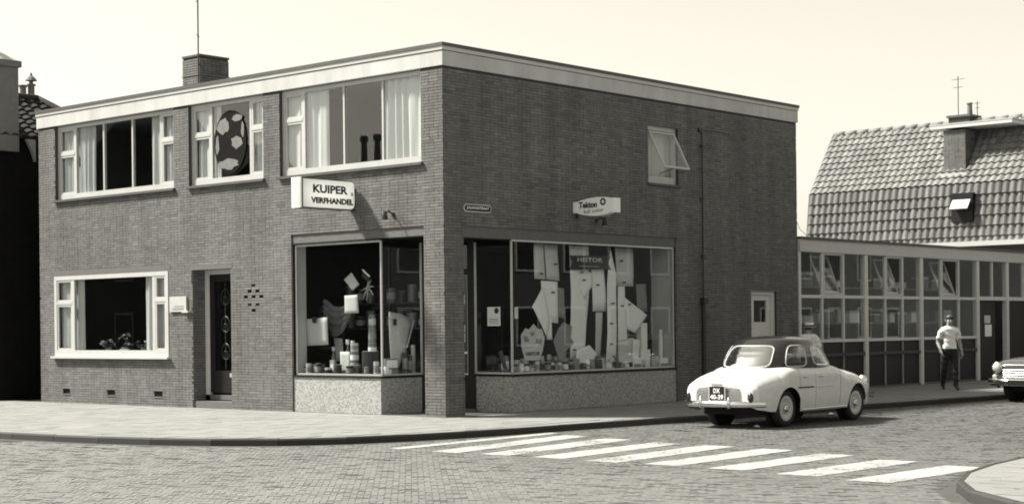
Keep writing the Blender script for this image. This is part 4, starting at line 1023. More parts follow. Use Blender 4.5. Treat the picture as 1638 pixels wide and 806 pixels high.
# ------------------------------------------------------------------ glazed workshop beside the shop
ws = empty('workshop', (11.7, 0, 0)); tag(ws, 'low flat-roofed workshop with rows of white-framed panes over dark panels', 'building')
X0, X1 = 11.62, 27.0; posts = [14.7, 17.52, 20.72, 22.55]
m1 = MB(); m1.box(X0, X1, -.06, .22, 3.22, 3.50); m1.build('fascia_board', white_m, ws)
m1 = MB(); m1.box(X0, X1, -.10, 7.0, 3.50, 3.56); m1.build('roof', darkedge_m, ws)
for k in range(3):
    pass
for x in posts: m1 = MB(); m1.box(x - .075, x + .075, -.03, .10, 0, 3.218); m1.build('post', offwhite_m, ws)
m1 = MB(); m1.box(X0 + .002, X0 + .09, -.03, .10, 0, 3.218); m1.build('post', offwhite_m, ws)
starts = [X0 + .09] + [x + .075 for x in posts[:2]]; ends = [x - .075 for x in posts[:3]]
for b, (s0, s1) in enumerate(zip(starts, ends)):
    w_ = (s1 - s0) / 3
    for z in (1.17, 2.20): m1 = MB(); m1.box(s0, s1, -.01, .06, z - .035, z + .035); m1.build('rail', offwhite_m, ws)
    for k in (1, 2):
        m1 = MB(); m1.box(s0 + k * w_ - .028, s0 + k * w_ + .028, -.012, .055, 1.205, 2.165); m1.box(s0 + k * w_ - .028, s0 + k * w_ + .028, -.012, .055, 2.235, 3.218); m1.build('mullion', offwhite_m, ws)
        m1 = MB(); m1.box(s0 + k * w_ - .02, s0 + k * w_ + .02, -.0, .05, .06, 1.134); m1.build('batten', greyp_m, ws)
    for k in range(3):
        a0, a1 = s0 + k * w_ + (.028 if k else 0), s0 + (k + 1) * w_ - (.028 if k < 2 else 0)
        m1 = MB(); m1.box(a0, a1, .02, .026, 1.205, 2.165); m1.build('pane', pane_m, ws)
        if k == 1:     # top-hung sash, opened
            f_ = MB(); f_.box(a0, a0 + .05, -.02, .045, 2.235, 3.218); f_.box(a1 - .05, a1, -.02, .045, 2.235, 3.218); f_.box(a0 + .05, a1 - .05, -.02, .045, 2.235, 2.285); f_.box(a0 + .05, a1 - .05, -.02, .045, 3.168, 3.218)
            sh = f_.build('hopper_window', white_m, ws)
            th = R(20); dn = Vector((0, math.sin(th), math.cos(th))); nn = ax.cross(dn); o_ = Vector(((a0 + a1) / 2, .07, 2.29)); hw = (a1 - a0) / 2 - .05; Lh = .92
            s = MB(); s.obox(o_ + dn * .02, ax, dn, nn, hw, .02, .015); s.obox(o_ + dn * (Lh - .02), ax, dn, nn, hw, .02, .015)
            s.obox(o_ + dn * Lh / 2 - ax * (hw - .02), ax, dn, nn, .02, Lh / 2 - .04, .015); s.obox(o_ + dn * Lh / 2 + ax * (hw - .02), ax, dn, nn, .02, Lh / 2 - .04, .015)
            s.build('open_sash', offwhite_m, sh)
            s = MB(); s.obox(o_ + dn * Lh / 2, ax, dn, nn, hw - .04, Lh / 2 - .04, .003); s.build('pane', pane_m, sh)
        else:
            m1 = MB(); m1.box(a0, a1, .02, .026, 2.235, 3.218); m1.build('pane', pane_m, ws)
        m1 = MB(); m1.box(a0, a1, .03, .06, .05, 1.13); m1.build('lower_panel', dark_m, ws)
    m1 = MB(); m1.box(s0, s1, -.025, -.001, .80, .88); m1.build('guard_rail', black_m, ws)
m1 = MB(); m1.box(X0 + .1, 20.6, -.02, .12, 0, .05); m1.build('plinth', lintel_m, ws)
# transom windows and dark door bay
for s0, s1 in ((20.80, 22.47), (22.63, 24.6)):
    m1 = MB(); m1.box(s0, s1, -.01, .07, 2.16, 2.26); m1.build('rail', offwhite_m, ws)
    mid = (s0 + s1) / 2; m1 = MB(); m1.box(mid - .03, mid + .03, -.01, .06, 2.262, 3.218); m1.build('mullion', offwhite_m, ws)
    for a0, a1 in ((s0, mid - .03), (mid + .03, s1)): m1 = MB(); m1.box(a0, a1, .02, .026, 2.262, 3.218); m1.build('pane', pane_m, ws)
m1 = MB(); m1.box(20.80, 22.0, .10, .15, .03, 2.16); wd = m1.build('workshop_door', dark_m, ws)
m1 = MB(); m1.box(22.63, 27.0, .05, .15, 0, 2.16); m1.build('lower_panel', dark_m, ws)
m1 = MB(); m1.box(21.35, 21.75, .085, .095, 1.18, 1.50); o = m1.build('door_notice', paper_m); tag(o, 'white notice on the dark workshop door, lower of two', 'notice')
m1 = MB(); m1.box(21.32, 21.68, .085, .095, 1.54, 1.75); o = m1.build('door_notice', paper2_m); tag(o, 'grey notice on the dark workshop door, upper of two', 'notice')
# inside the workshop
m1 = MB(); m1.add([(X0 + .02, 2.6, 0), (X1, 2.6, 0), (X1, 2.6, 3.5), (X0 + .02, 2.6, 3.5)], [(0, 1, 2, 3)]); m1.add([(X0 + .02, .2, .01), (X1, .2, .01), (X1, 2.6, .01), (X0 + .02, 2.6, .01)], [(0, 1, 2, 3)]); m1.build('back_wall', mat('annex_wall', .32, .9, .25, 1.5), ws)
m1 = MB(); m1.box(X1 - .05, X1, .2, 7, 0, 3.49); m1.box(X0 + .1, X1, 6.9, 7, 0, 3.49); m1.build('end_wall', mortar_m, ws)
for z in (1.55, 2.42): m1 = MB(); m1.box(X0 + .2, 20.5, .62, .95, z, z + .035); m1.build('shelf', greyp_m, ws)
rn = random.Random(21); x = X0 + .4; boxes = {1.59: 0, 2.459: 0}
while x < 20.2:
    w_ = rn.uniform(.18, .5)
    for z in (1.59, 2.459):
        if rn.random() < .85:
            h = rn.uniform(.12, .34); m1 = MB(); m1.box(x, x + w_, .65, .9, z, z + h); o = m1.build('storage_box', (paper2_m, card_m, paper_m)[rn.randrange(3)]); boxes[z] += 1; tag(o, ORD[boxes[z] - 1] + ' dim box from the shop wall on the ' + ('lower' if z < 2 else 'upper') + ' shelf behind the workshop panes', 'box', 'boxes on workshop shelves')
            m1 = MB(); m1.box(x - .004, x + w_ + .004, .645, .905, z + h * .8, z + h + .004); m1.build('lid', paper2_m, o)
    x += w_ + rn.uniform(.03, .35)
m1 = MB(); m1.tube([(11.56, -.02, 3.9), (11.7, -.02, 3.72), (11.95, -.03, 3.60)], .006, 5); o = m1.build('wire', black_m); tag(o, 'loose wire looping from the shop wall to the workshop roof', 'wire')

# ------------------------------------------------------------------ roof tiles
def pantile(w, L, n=6, h=.036):
    """tile in local x (width), y (down-slope), z up; about 30 faces"""
    m1 = MB(); top = []; bot = []
    def zf(t): return h * (math.sin((t - .15) * 2 * math.pi) * .6 + .4 * math.cos(t * 2 * math.pi + 2.4))
    for yy, lift in ((0, .0), (-L, .045)):
        top.append([(w * (t / n) * 1.06 - w * .03, yy, zf(t / n) + lift) for t in range(n + 1)])
    m1.grid(top); e0 = top[1]; m1.grid([e0, [(p[0], p[1] + .006, p[2] - .045) for p in e0]])
    return m1
def tile_slope(parent, origin, xdir, down, cols, rows, w, L, m, dark=0, limit=300, name='roof_tile', keep=None, tone0=1.0):
    """lays pantiles from the ridge down"""
    xdir = Vector(xdir).normalized(); down = Vector(down).normalized(); nrm = xdir.cross(-down).normalized()
    cachet = {}; base = pantile(w, L * 1.07); joined = MB(); n = 0; lst = []
    for r in range(rows):
        for c in range(cols):
            p = Vector(origin) + xdir * (c * w) + down * (r * L)
            if keep and not keep(p): continue
            lst.append(((p - CAM).length, p))
    lst.sort(key=lambda q: q[0] if in_view(*q[1]) else q[0] + 1e4)
    Mr = Matrix((xdir, -down, nrm)).transposed()
    for d, p in lst:
        t = max(.6, min(1.4, random.gauss(1, .11))) * tone0
        if n < limit:
            ti = round(t * 12)
            if ti not in cachet:
                q = MB(); q.add(base.v, base.f, ti / 12); me = q.mesh(name); me.materials.append(m); cachet[ti] = me
            o = link(name, cachet[ti], parent); o.matrix_basis = Matrix.Translation(p + nrm * random.uniform(0, .006)) @ (Mr @ Matrix.Rotation(random.uniform(-.012, .012), 3, 'Z')).to_4x4()
            n += 1
        else: joined.add([p + Mr @ Vector(v) for v in base.v], base.f, t)
    if joined.v: struct(joined.build(name + 's', m, parent), 'stuff')
# ---- house with the mansard roof
hs = empty('tiled_house', (26, 4, 0)); tag(hs, 'house with steep pale tiled mansard roof rising behind the workshop', 'house')
YA, YB = 8.30, -.6
m1 = MB(); m1.box(26.05, 31.5, YB, YA - .05, 0, 5.6); m1.build('wall', mat('house_brick', .2, .9, .15, 8), hs)
m1 = MB(); m1.prism([(26.05, YA - .06, 5.6), (27.5, YA - .06, 7.75), (30.1, YA - .06, 7.75), (31.5, YA - .06, 5.6)], (0, .05, 0)); m1.build('gable', MATS['house_brick'], hs)
m1 = MB()
m1.add([(25.76, YA, 4.0), (25.76, YB, 4.0), (26.02, YB, 5.78), (26.02, YA, 5.78)], [(0, 1, 2, 3)])
m1.add([(26.02, YA, 5.78), (26.02, YB, 5.78), (27.55, YB, 7.83), (27.55, YA, 7.83)], [(0, 1, 2, 3)])
m1.add([(27.55, YA, 7.83), (27.55, YB, 7.83), (31.6, YB, 5.0), (31.6, YA, 5.0)], [(0, 1, 2, 3)])
rf = m1.build('roof', darkedge_m, hs)
v1 = Vector((25.76 - 26.02, 0, 4.0 - 5.78)); v2 = Vector((26.02 - 27.55, 0, 5.78 - 7.83))
TWd = .23
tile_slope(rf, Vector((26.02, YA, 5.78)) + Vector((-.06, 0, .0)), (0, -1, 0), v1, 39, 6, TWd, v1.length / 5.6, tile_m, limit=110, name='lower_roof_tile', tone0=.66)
tile_slope(rf, Vector((27.55, YA, 7.83)) + Vector((-.03, 0, .03)), (0, -1, 0), v2, 39, 10, TWd, v2.length / 10, tile_m, limit=190, name='upper_roof_tile')
for k in range(20):
    m1 = MB(); y = YA - k * .44; m1.tube([(27.56, y, 7.86), (27.56, y - .43, 7.86)], [.095, .105], 10); m1.build('ridge_tile', tile_m, rf, True)
m1 = MB(); m1.tube([(26.01, YA + .02, 5.78), (27.53, YA + .02, 7.83)], .045, 6); m1.tube([(25.75, YA + .02, 4.0), (26.01, YA + .02, 5.78)], .045, 6); m1.build('verge', darkedge_m, rf)
m1 = MB(); m1.box(25.45, 25.75, YB, YA, 3.86, 4.0); m1.build('gutter', white_m, hs)
# chimney, white board, skylight
def onroof(y, t): return Vector((26.02, y, 5.78)) - v2 * t
m1 = MB(); m1.box(26.30, 26.95, 3.0, 3.72, 5.9, 7.50); c1 = m1.build('chimney', mortar_m, hs)
bk = MB()
for lo, hi, zl, zh in lay(3.0, 3.72, 6.05, 7.5, []): bk.box(26.288, 26.305, lo, hi, zl, zh, tone=btone(0, 0, 0, 0))
for lo, hi, zl, zh in lay(26.3, 26.95, 6.05, 7.5, []): bk.box(lo, hi, 2.988, 3.005, zl, zh, tone=btone(0, 0, 0, 0))
struct(bk.build('chimney_brickwork', brick_m, c1), 'stuff')
m1 = MB(); m1.box(26.15, 26.45, 2.9, 3.82, 6.03, 6.16); m1.build('flashing', white_m, c1)
m1 = MB(); m1.box(26.2, 27.3, 1.45, 4.12, 7.56, 7.66); m1.build('roof_board', offwhite_m, hs)
m1 = MB(); m1.box(26.19, 27.35, 1.42, 4.15, 7.663, 7.70); m1.build('board_flashing', white_m, hs)
m1 = MB(); m1.box(27.2, 27.9, 3.3, 4.0, 7.7, 8.0); c2 = m1.build('chimney_stack', brick_d, hs)
m1 = MB(); m1.box(27.15, 27.95, 3.25, 4.05, 8.002, 8.07); m1.build('chimney_cap', darkedge_m, c2)
m1 = MB(); m1.tube([(27.55, 3.45, 8.07), (27.55, 3.45, 8.42)], [.09, .075], 10); m1.tube([(27.55, 3.45, 8.42), (27.55, 3.45, 8.46)], [.1, .1], 10); m1.build('chimney_pot', slate_m, c2)
sk = Vector((25.80, 2.95, 5.2))
m1 = MB(); a = R(40); dd = Vector((-math.sin(a), 0, -math.cos(a))); m1.obox(Vector((25.90, 2.86, 5.50)) + dd * .32, (0, 1, 0), dd, Vector((0, 1, 0)).cross(dd), .29, .33, .02); sky_ = m1.build('skylight', white_m, hs)
m1 = MB(); m1.box(25.70, 25.95, 2.5, 3.2, 4.62, 5.5); m1.build('skylight_frame', dark_m, sky_)
def mast(name, base, h, arms, label):
    b = Vector(base); m1 = MB(); m1.tube([b, b + zz * h], .014, 5); o = m1.build(name, black_m); tag(o, label, 'antenna')
    for z, L in arms: m1 = MB(); m1.tube([b + Vector((0, -L, z)), b + Vector((0, L, z))], .008, 4); m1.build('cross_arm', black_m, o)
mast('antenna', (27.6, 3.86, 8.0), 1.35, ((1.25, .22), (1.0, .16)), 'thin antenna mast on the chimney of the tiled house, taller of two')
mast('antenna', (28.4, 3.6, 7.6), 1.0, ((.95, .1), (.8, .08)), 'short antenna mast on the ridge of the tiled house')

# ------------------------------------------------------------------ dark neighbour on the other side
nb = empty('dark_house', (-2, 13, 0)); tag(nb, 'tall house with tarred black side wall and tiled roof at the far left', 'house')
m1 = MB(); m1.box(-1.13, 5, 12.72, 18, 0, 5.95); m1.build('wall', tar_m, nb)
rv0 = Vector((0, 12.62, 5.92)); rtop = Vector((0, 14.1, 7.02)); dn2 = rv0 - rtop
m1 = MB(); m1.add([(-1.3, 12.62, 5.92), (2.6, 12.62, 5.92), (1.0, 14.1, 7.02), (-1.3, 14.1, 7.02)], [(0, 1, 2, 3)]); m1.add([(-1.3, 14.1, 7.02), (1.0, 14.1, 7.02), (2.6, 18, 5.92), (-1.3, 18, 5.92)], [(0, 1, 2, 3)]); m1.add([(2.6, 12.62, 5.92), (2.6, 18, 5.92), (1.0, 14.1, 7.02)], [(0, 1, 2)])
nr_ = m1.build('roof', darkedge_m, nb)
Ln = dn2.length
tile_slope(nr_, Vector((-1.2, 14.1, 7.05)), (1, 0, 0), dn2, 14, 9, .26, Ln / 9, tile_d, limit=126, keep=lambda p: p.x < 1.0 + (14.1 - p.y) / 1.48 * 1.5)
m1 = MB(); m1.tube([(1.0, 14.08, 7.06), (2.6, 12.6, 5.96)], .09, 8); m1.tube([(-1.2, 14.1, 7.08), (1.0, 14.1, 7.08)], .09, 8); m1.build('hip_tiles', tile_d, nr_, True)
m1 = MB(); m1.box(-1.3, -.46, 12.60, 13.2, 5.6, 7.50); c3 = m1.build('chimney', slate_m, nb)
m1 = MB(); m1.prism([(-1.36, 12.55, 7.501), (-.40, 12.55, 7.501), (-.40, 13.25, 7.501), (-1.36, 13.25, 7.501)], (0, 0, .14)); m1.build('chimney_cap', slate_m, c3)
m1 = MB(); b0 = [(-1.34, 12.57, 7.642), (-.42, 12.57, 7.642), (-.42, 13.23, 7.642), (-1.34, 13.23, 7.642)]; b1 = [(-1.1, 12.8, 7.83), (-.8, 12.8, 7.83), (-.8, 13.0, 7.83), (-1.1, 13.0, 7.83)]
m1.add(b0 + b1, [(4, 5, 6, 7)] + [(i, (i + 1) % 4, 4 + (i + 1) % 4, 4 + i) for i in range(4)]); m1.build('mortar_cone', offwhite_m, c3)
m1 = MB(); m1.lathe([(.12, 0), (.11, .5), (.13, .52), (.13, .56), (.09, .56)], (-.93, 12.9, 7.70), 14); m1.build('chimney_pot', slate_m, c3, True)
for (x, y, h, cap) in ((.78, 14.4, .38, 0), (.98, 14.35, .42, 1)):
    m1 = MB(); m1.lathe([(.085, 0), (.08, h), (.11, h + .01), (.11, h + .05), (.07, h + .05)], (x, y, 6.98), 12)
    if cap: m1.lathe([(.05, h + .05), (.05, h + .12), (.15, h + .13), (.10, h + .2), (.04, h + .25), (.02, h + .32)], (x, y, 6.98), 12)
    m1.build('flue_pipe', slate_m, nb, False)
m1 = MB(); m1.prism([(-.02, 12.60, 5.9), (-.26, 12.60, 5.9), (-.10, 12.60, 5.62), (-.02, 12.60, 5.40)], (0, .1, 0)); m1.build('rainwater_head', greyp_m, nb)
nb.location = nb.location + Vector((.83, 1.4, 0)); nb.scale = (1, 1, 1.03)      # stands back across a narrow alley

# ------------------------------------------------------------------ houses over the road (mirrored in the windows only)
def terrace(name, x0, x1, y0, y1, ze, zr, axis, label, chims=(), face='+x', wm_=brick_d, wn=99):
    o = empty(name, ((x0 + x1) / 2, (y0 + y1) / 2, 0)); tag(o, label, 'house')
    m1 = MB(); m1.box(x0, x1, y0, y1, ZR, ze); m1.build('wall', wm_, o)
    m1 = MB()
    if axis == 'y':
        xm = (x0 + x1) / 2; m1.prism([(x0 - .3, y0, ze), (x1 + .3, y0, ze), (xm, y0, zr)], (0, y1 - y0, 0))
    else:
        ym = (y0 + y1) / 2; m1.prism([(x0, y0 - .3, ze), (x0, y1 + .3, ze), (x0, ym, zr)], (x1 - x0, 0, 0))
    m1.build('roof', tile_d, o)
    n = min(wn, int((y1 - y0 if axis == 'y' else x1 - x0) / 2.6))
    for k in range(n):
        for z in (.9, 3.5):
            if z + 1.4 > ze: continue
            m1 = MB()
            if axis == 'y': a = y0 + 1.3 + k * 2.6; m1.box(x1, x1 + .04, a - .6, a + .6, z, z + 1.4)
            else: a = x0 + 1.3 + k * 2.6; m1.box(a - .6, a + .6, y1, y1 + .04, z, z + 1.4)
            w_ = m1.build('window', card_m, o); m1 = MB()
            if axis == 'y': m1.box(x1 + .041, x1 + .045, a - .52, a + .52, z + .08, z + 1.32)
            else: m1.box(a - .52, a + .52, y1 + .041, y1 + .045, z + .08, z + 1.32)
            m1.build('pane', dark_m, w_)
    for (cx, cy, h) in chims:
        m1 = MB(); m1.box(cx - .3, cx + .3, cy - .35, cy + .35, zr - .6, zr + h); c = m1.build('chimney', brick_d, o)
        m1 = MB(); m1.lathe([(.13, 0), (.10, .75), (.16, .78), (.16, .95), (.12, 1.0)], (cx, cy, zr + h), 10); m1.build('chimney_pot', slate_m, c)
terrace('terrace_house', -25, -17, 10, 29.5, 4.4, 7.6, 'y', 'low terraced house over the road, mirrored in the window above the projecting sign', ((-21, 24.35, .1), (-21, 23.65, .1)))
terrace('terrace_house', -25, -17, 29.6, 36.5, 5.6, 8.9, 'y', 'middle terraced house over the road, mirrored in the middle upper window')
terrace('terrace_house', -25, -17, 36.6, 56, 8.0, 12.6, 'y', 'tall terraced house over the road, mirrored in the leftmost upper window')
terrace('terrace_house', 3, 130, -25.5, -17.5, 5.4, 8.8, 'x', 'long terraced house across the side street, mirrored in the shop window', wn=18)
# ------------------------------------------------------------------ cars
def lerp(tab, x):
    if x <= tab[0][0]: return tab[0][1]
    for (a, b), (c, d) in zip(tab, tab[1:]):
        if x <= c:
            t = (x - a) / (c - a); t = t * t * (3 - 2 * t) * .35 + t * .65
            return b + (d - b) * t
    return tab[-1][1]
def build_car(name, loc, rz, scale, P, label, cat='car'):
    root = empty(name, loc, rz, scale); tag(root, label, cat)
    body_m, roof_m = P['body'], P['roof']
    def part(mb, nm, m, parent=root, smooth=False, fixn=False):
        me = mb.mesh(nm, smooth)
        if fixn:
            b = bmesh.new(); b.from_mesh(me); bmesh.ops.remove_doubles(b, verts=b.verts, dist=1e-5); bmesh.ops.recalc_face_normals(b, faces=b.faces); b.to_mesh(me); b.free()
        me.materials.append(m); o = bpy.data.objects.new(nm, me); COL.objects.link(o); o.parent = parent; return o
    xr, xf = P['W'][0][0], P['W'][-1][0]; wb = P['wb']; ar = P['arch']; wr = P['wheel']
    zmid = P['zmid']; ns = 150
    xs = [xr + (xf - xr) * (.5 - .5 * math.cos(math.pi * i / ns)) for i in range(ns + 1)]
    def zbot(x):
        z = lerp(P['Bt'], x)
        for xc in (0, wb):
            if abs(x - xc) < ar: z = max(z, wr + math.sqrt(max(0, ar * ar - (x - xc) ** 2)) * P.get('archf', 1.0))
        return z
    def section(x):
        w = lerp(P['W'], x); T = lerp(P['T'], x); n = lerp(P['N'], x); zb = zbot(x); zm = min(zmid, T - .08); out = []
        zl = min(zb, zm) ; lowtop = max(zb, zm)
        for k in range(5):
            z = zb + (max(zm, zb) - zb) * k / 5 if zb < zm else None
            if z is None: break
            out.append((w * (1 - .10 * ((zm - z) / (zm - .1)) ** 2), z))
        th0 = 0
        if zb >= zm: th0 = math.asin(min(1, ((zb - zm) / (T - zm))) ** (n / 2))
        k2 = 24 if zb < zm else 29
        for k in range(k2 + 1):
            th = th0 + (math.pi / 2 - th0) * k / k2
            out.append((w * max(0, math.cos(th)) ** (2 / n), zm + (T - zm) * math.sin(th) ** (2 / n)))
        return out[:30] if len(out) >= 30 else out + [out[-1]] * (30 - len(out))
    rows = []
    for x in xs:
        s = section(x); rows.append([(x, -y, z) for y, z in s] + [(x, y, z) for y, z in s[::-1][1:]])
    m1 = MB(); m1.grid(rows)
    for r in (rows[0], rows[-1]): m1.add(r, [tuple(range(len(r)))])
    body = part(m1, 'body', body_m, smooth=True, fixn=True)
    # cabin: rings from belt to roof crown
    G = P['cab']
    def ringpt(t, z):
        x0 = lerp(G['xr'], z); x1 = lerp(G['xf'], z); hw = lerp(G['hw'], z); n = G.get('n', 3.6); c, s_ = math.cos(t), math.sin(t)
        return Vector(((x0 + x1) / 2 + (x1 - x0) / 2 * math.copysign(abs(c) ** (2 / n), c), hw * math.copysign(abs(s_) ** (2 / n), s_), z))
    NA = 144; zs = G['zs']; z0w, z1w = G['win']
    rings = [[ringpt(2 * math.pi * (j + .5) / NA, z) for j in range(NA)] for z in zs]
    zt = zs[-1]; x0 = lerp(G['xr'], zt); x1 = lerp(G['xf'], zt); hw = lerp(G['hw'], zt); zc = G['ztop']
    for q in (.22, .42, .60, .76, .89, .97):
        rings.append([Vector((x0 + (x1 - x0) / 2 + (p.x - (x0 + x1) / 2) * math.sqrt(max(0, 1 - q ** 1.6)), p.y * math.sqrt(max(0, 1 - q ** 1.6)), zt + (zc - zt) * q)) for p in rings[len(zs) - 1]])
    wins = G['windows']
    def which(i, j):
        if i >= len(zs) - 1: return None
        zm_ = (zs[i] + zs[i + 1]) / 2
        if not (z0w < zm_ < z1w): return None
        t = math.degrees(2 * math.pi * (j + 1) / NA) % 360
        for k, (nm, ta, tb) in enumerate(wins):
            for tt in (t, t - 360):
                if ta <= tt <= tb:
                    p_ = (tt - (ta + tb) / 2) / ((tb - ta) / 2); q_ = (zm_ - (z0w + z1w) / 2) / ((z1w - z0w) / 2)
                    if abs(p_) ** 5 + abs(q_) ** 5 < 1: return k
        return None
    m1 = MB(); m1.grid(rings, close=True, skip=lambda i, j: which(i, j) is not None); m1.add(rings[-1], [tuple(range(NA))])
    part(m1, 'roof', roof_m, smooth=True, fixn=True)
    for k, (nm, ta, tb) in enumerate(wins):
        m1 = MB(); m1.grid(rings, close=True, skip=lambda i, j: which(i, j) != k)
        wo_ = part(m1, nm, P.get('rearglass', paneh_m) if nm == 'rear_window' else paneh_m, smooth=True, fixn=True)
        zlo = min(z for z in zs if z >= z0w - 1e-6); zhi = max(z for z in zs if z <= z1w + 1e-6)
        if P['frames']:
            loop = []; tm_, th_, zm2, zh2 = R((ta + tb) / 2), R((tb - ta) / 2), (z0w + z1w) / 2, (z1w - z0w) / 2
            for q in range(56):
                g_ = 2 * math.pi * q / 56; c_, s_2 = math.cos(g_), math.sin(g_)
                loop.append(ringpt(tm_ + th_ * math.copysign(abs(c_) ** .4, c_), zm2 + zh2 * math.copysign(abs(s_2) ** .4, s_2)))
            m2 = MB(); m2.tube(loop, P.get('frame_r', .014), 6, closed=True); part(m2, 'window_frame', P['frames'], wo_, True)
    # chassis and seats
    m1 = MB(); m1.box(xr + .35, xf - .35, -.50, .50, .21, .52); part(m1, 'underbody', under_m)
    for xc in (0, wb):
        for sy in (-1, 1):
            m1 = MB(); m1.lathe([(.001, -.02), (ar * .99, -.02), (ar * .99, .02), (.001, .02)], (xc, sy * .50, wr), 24, 'y'); part(m1, 'wheel_well', under_m, body)
    for sx, hh in ((P['seats'][0], .98), (P['seats'][1], 1.0)):
        m1 = MB(); m1.box(sx, sx + .12, -.5, .5, .5, hh); m1.box(sx, sx + .45, -.5, .5, .45, .62); part(m1, 'seat', interiorseat_m)
    m1 = MB(); m1.lathe([(.175, -.012), (.19, 0), (.175, .012)], (P['seats'][1] + .62, .30, .96), 16, 'x'); part(m1, 'steering_wheel', black_m)
    for xc in (0, wb):
        for sy in (-1, 1):
            yo = sy * (P['track'] + .055); sgn = sy
            m1 = MB(); m1.lathe([(wr - .10, -.06), (wr - .03, -.07), (wr, -.045), (wr, .045), (wr - .03, .07), (wr - .10, .06)], (xc, sy * P['track'], wr), 32, 'y', caps=False)
            whl = part(m1, 'wheel', tyre_m, root, True, True)
            m1 = MB(); pr = [(.001, .048), (.06, .046), (.075, .030), (.13, .030), (.15, .055), (wr - .095, .062), (wr - .085, .05), (wr - .085, -.02), (.001, -.02)]
            m1.lathe([(r, h * sgn) for r, h in pr], (xc, sy * P['track'], wr), 32, 'y'); part(m1, 'rim', P['rim'], whl, True, True)
            m1 = MB(); m1.lathe([(.068, .05 * sgn), (.06, .07 * sgn), (.03, .082 * sgn), (.001, .084 * sgn)], (xc, sy * P['track'], wr), 20, 'y'); part(m1, 'hubcap', chrome_m, whl, True, True)
    def surf_y(x, z):
        s = section(x); best = min(s, key=lambda q: abs(q[1] - z) if q[0] > .05 else 9)
        # interpolate
        for (ya, za), (yb, zb_) in zip(s, s[1:]):
            if za <= z <= zb_ and zb_ > za: return ya + (yb - ya) * (z - za) / (zb_ - za)
        return best[0]
    def surf_x_end(y, z, rear=True):
        """x where the skin has half-width y at height z, walking from the end"""
        for x in (xs if rear else xs[::-1]):
            if z <= lerp(P['T'], x) - .004 and surf_y(x, z) >= y: return x
        return xr if rear else xf
    return root, part, body, surf_y, surf_x_end, section, (xr, xf)
# white rear-engined saloon
P1 = dict(body=carw_m, roof=carb_m, wb=2.27, arch=.345, wheel=.30, zmid=.56, track=.615, seats=(.42, 1.12), frames=white_m, frame_r=.012, rim=hub_m, rearglass=rearg_m,
    W=[(-.93, .42), (-.915, .54), (-.88, .62), (-.80, .675), (-.6, .715), (-.3, .74), (0, .755), (.6, .76), (1.6, .755), (2.2, .74), (2.6, .70), (2.82, .63), (2.93, .53), (2.985, .42), (3.0, .32)],
    T=[(-.93, .60), (-.915, .68), (-.88, .75), (-.80, .825), (-.65, .89), (-.45, .935), (-.2, .965), (.1, .985), (1.6, .975), (2.1, .905), (2.4, .86), (2.7, .78), (2.85, .71), (2.95, .62), (3.0, .52)],
    Bt=[(-.93, .36), (-.8, .31), (-.5, .27), (0, .24), (2.2, .24), (2.7, .27), (3.0, .34)],
    N=[(-.93, 2.6), (-.6, 2.5), (-.2, 2.7), (.2, 6.0), (1.5, 6.0), (1.9, 3.4), (3.0, 2.5)],
    cab=dict(n=2.9, xr=[(.93, -.22), (1.0, -.19), (1.1, -.12), (1.2, -.03), (1.28, .06), (1.34, .14), (1.39, .22)], xf=[(.93, 1.90), (1.0, 1.84), (1.1, 1.74), (1.2, 1.64), (1.28, 1.55), (1.34, 1.47), (1.39, 1.40)],
             hw=[(.93, .675), (1.0, .67), (1.1, .655), (1.2, .63), (1.28, .605), (1.34, .58), (1.39, .55)], zs=[.90, .94, .965] + [.965 + .345 * k / 20 for k in range(1, 21)] + [1.345, 1.39], ztop=1.475, win=(.965, 1.31),
             windows=[('rear_window', 147.5, 212.5), ('side_window', 50, 89), ('side_window', 94, 125), ('side_window', 235, 266), ('side_window', 271, 310), ('windscreen', -36, 36)]))
car, part, body, sy_, sxe, sec, (xr, xf) = build_car('parked_car', (2.16, -4.86, ZR), R(1.0), (1.01, 1.02, 1.0), P1, 'white rounded saloon with black roof parked by the kerb, seen from behind')
# rear details
def rearpatch(pts, off, nm, m, parent=body, t=.012):
    V = [Vector((sxe(abs(y), z) - off, y, z)) for y, z in pts]; m1 = MB(); m1.prism(V, (-t, 0, 0)); return part(m1, nm, m, parent, False, True)
for s_ in (-1, 1):
    m1 = MB(); rows = []
    for zi in range(7):
        z = .44 + .24 * zi / 6; rows.append([(sxe(abs(s_ * (.13 + .29 * k / 8)), z) - .006, s_ * (.13 + (.29 - .04 * max(0, zi - 4)) * k / 8), z) for k in range(9)])
    m1.grid(rows); g = part(m1, 'engine_grille', greyp_m, root if False else body, True)
    for zi in range(9):
        z = .455 + .025 * zi; m1 = MB(); m1.tube([(sxe(abs(s_ * y), z) - .012, s_ * y, z) for y in (.14, .2, .27, .34, .40)], .004, 4); part(m1, 'grille_slat', card_m, body)
    c = Vector((sxe(.56, .50) + .01, s_ * .575, .50))
    m1 = MB(); m1.lathe([(.001, -.045), (.05, -.04), (.055, 0), (.05, .02)], (0, 0, 0), 14, 'x'); q = part(m1, 'tail_light', carb_m, body, True, True); q.location = c; q.scale = (1, .75, 1.5)
    m1 = MB(); x_ = sxe(.34, .4) - .10; m1.tube([(x_, s_ * .26, .34), (x_ - .01, s_ * .26, .42), (x_ - .0, s_ * .26, .52)], [.03, .034, .022], 8); part(m1, 'overrider', chrome_m, body, True)
m1 = MB(); bp = []
for k in range(25):
    t = -1 + 2 * k / 24; bp.append((xr - .10 + .30 * abs(t) ** 3.2, t * .755, .40))
rows = [[(p[0] + dx, p[1] * sc_, p[2] + dz) for p in bp] for dx, dz, sc_ in ((.03, .045, 1), (-.01, .05, 1), (-.03, .02, 1), (-.03, -.02, 1), (-.01, -.05, 1), (.03, -.045, 1))]
m1.grid(rows); part(m1, 'bumper', chrome_m, body, True)
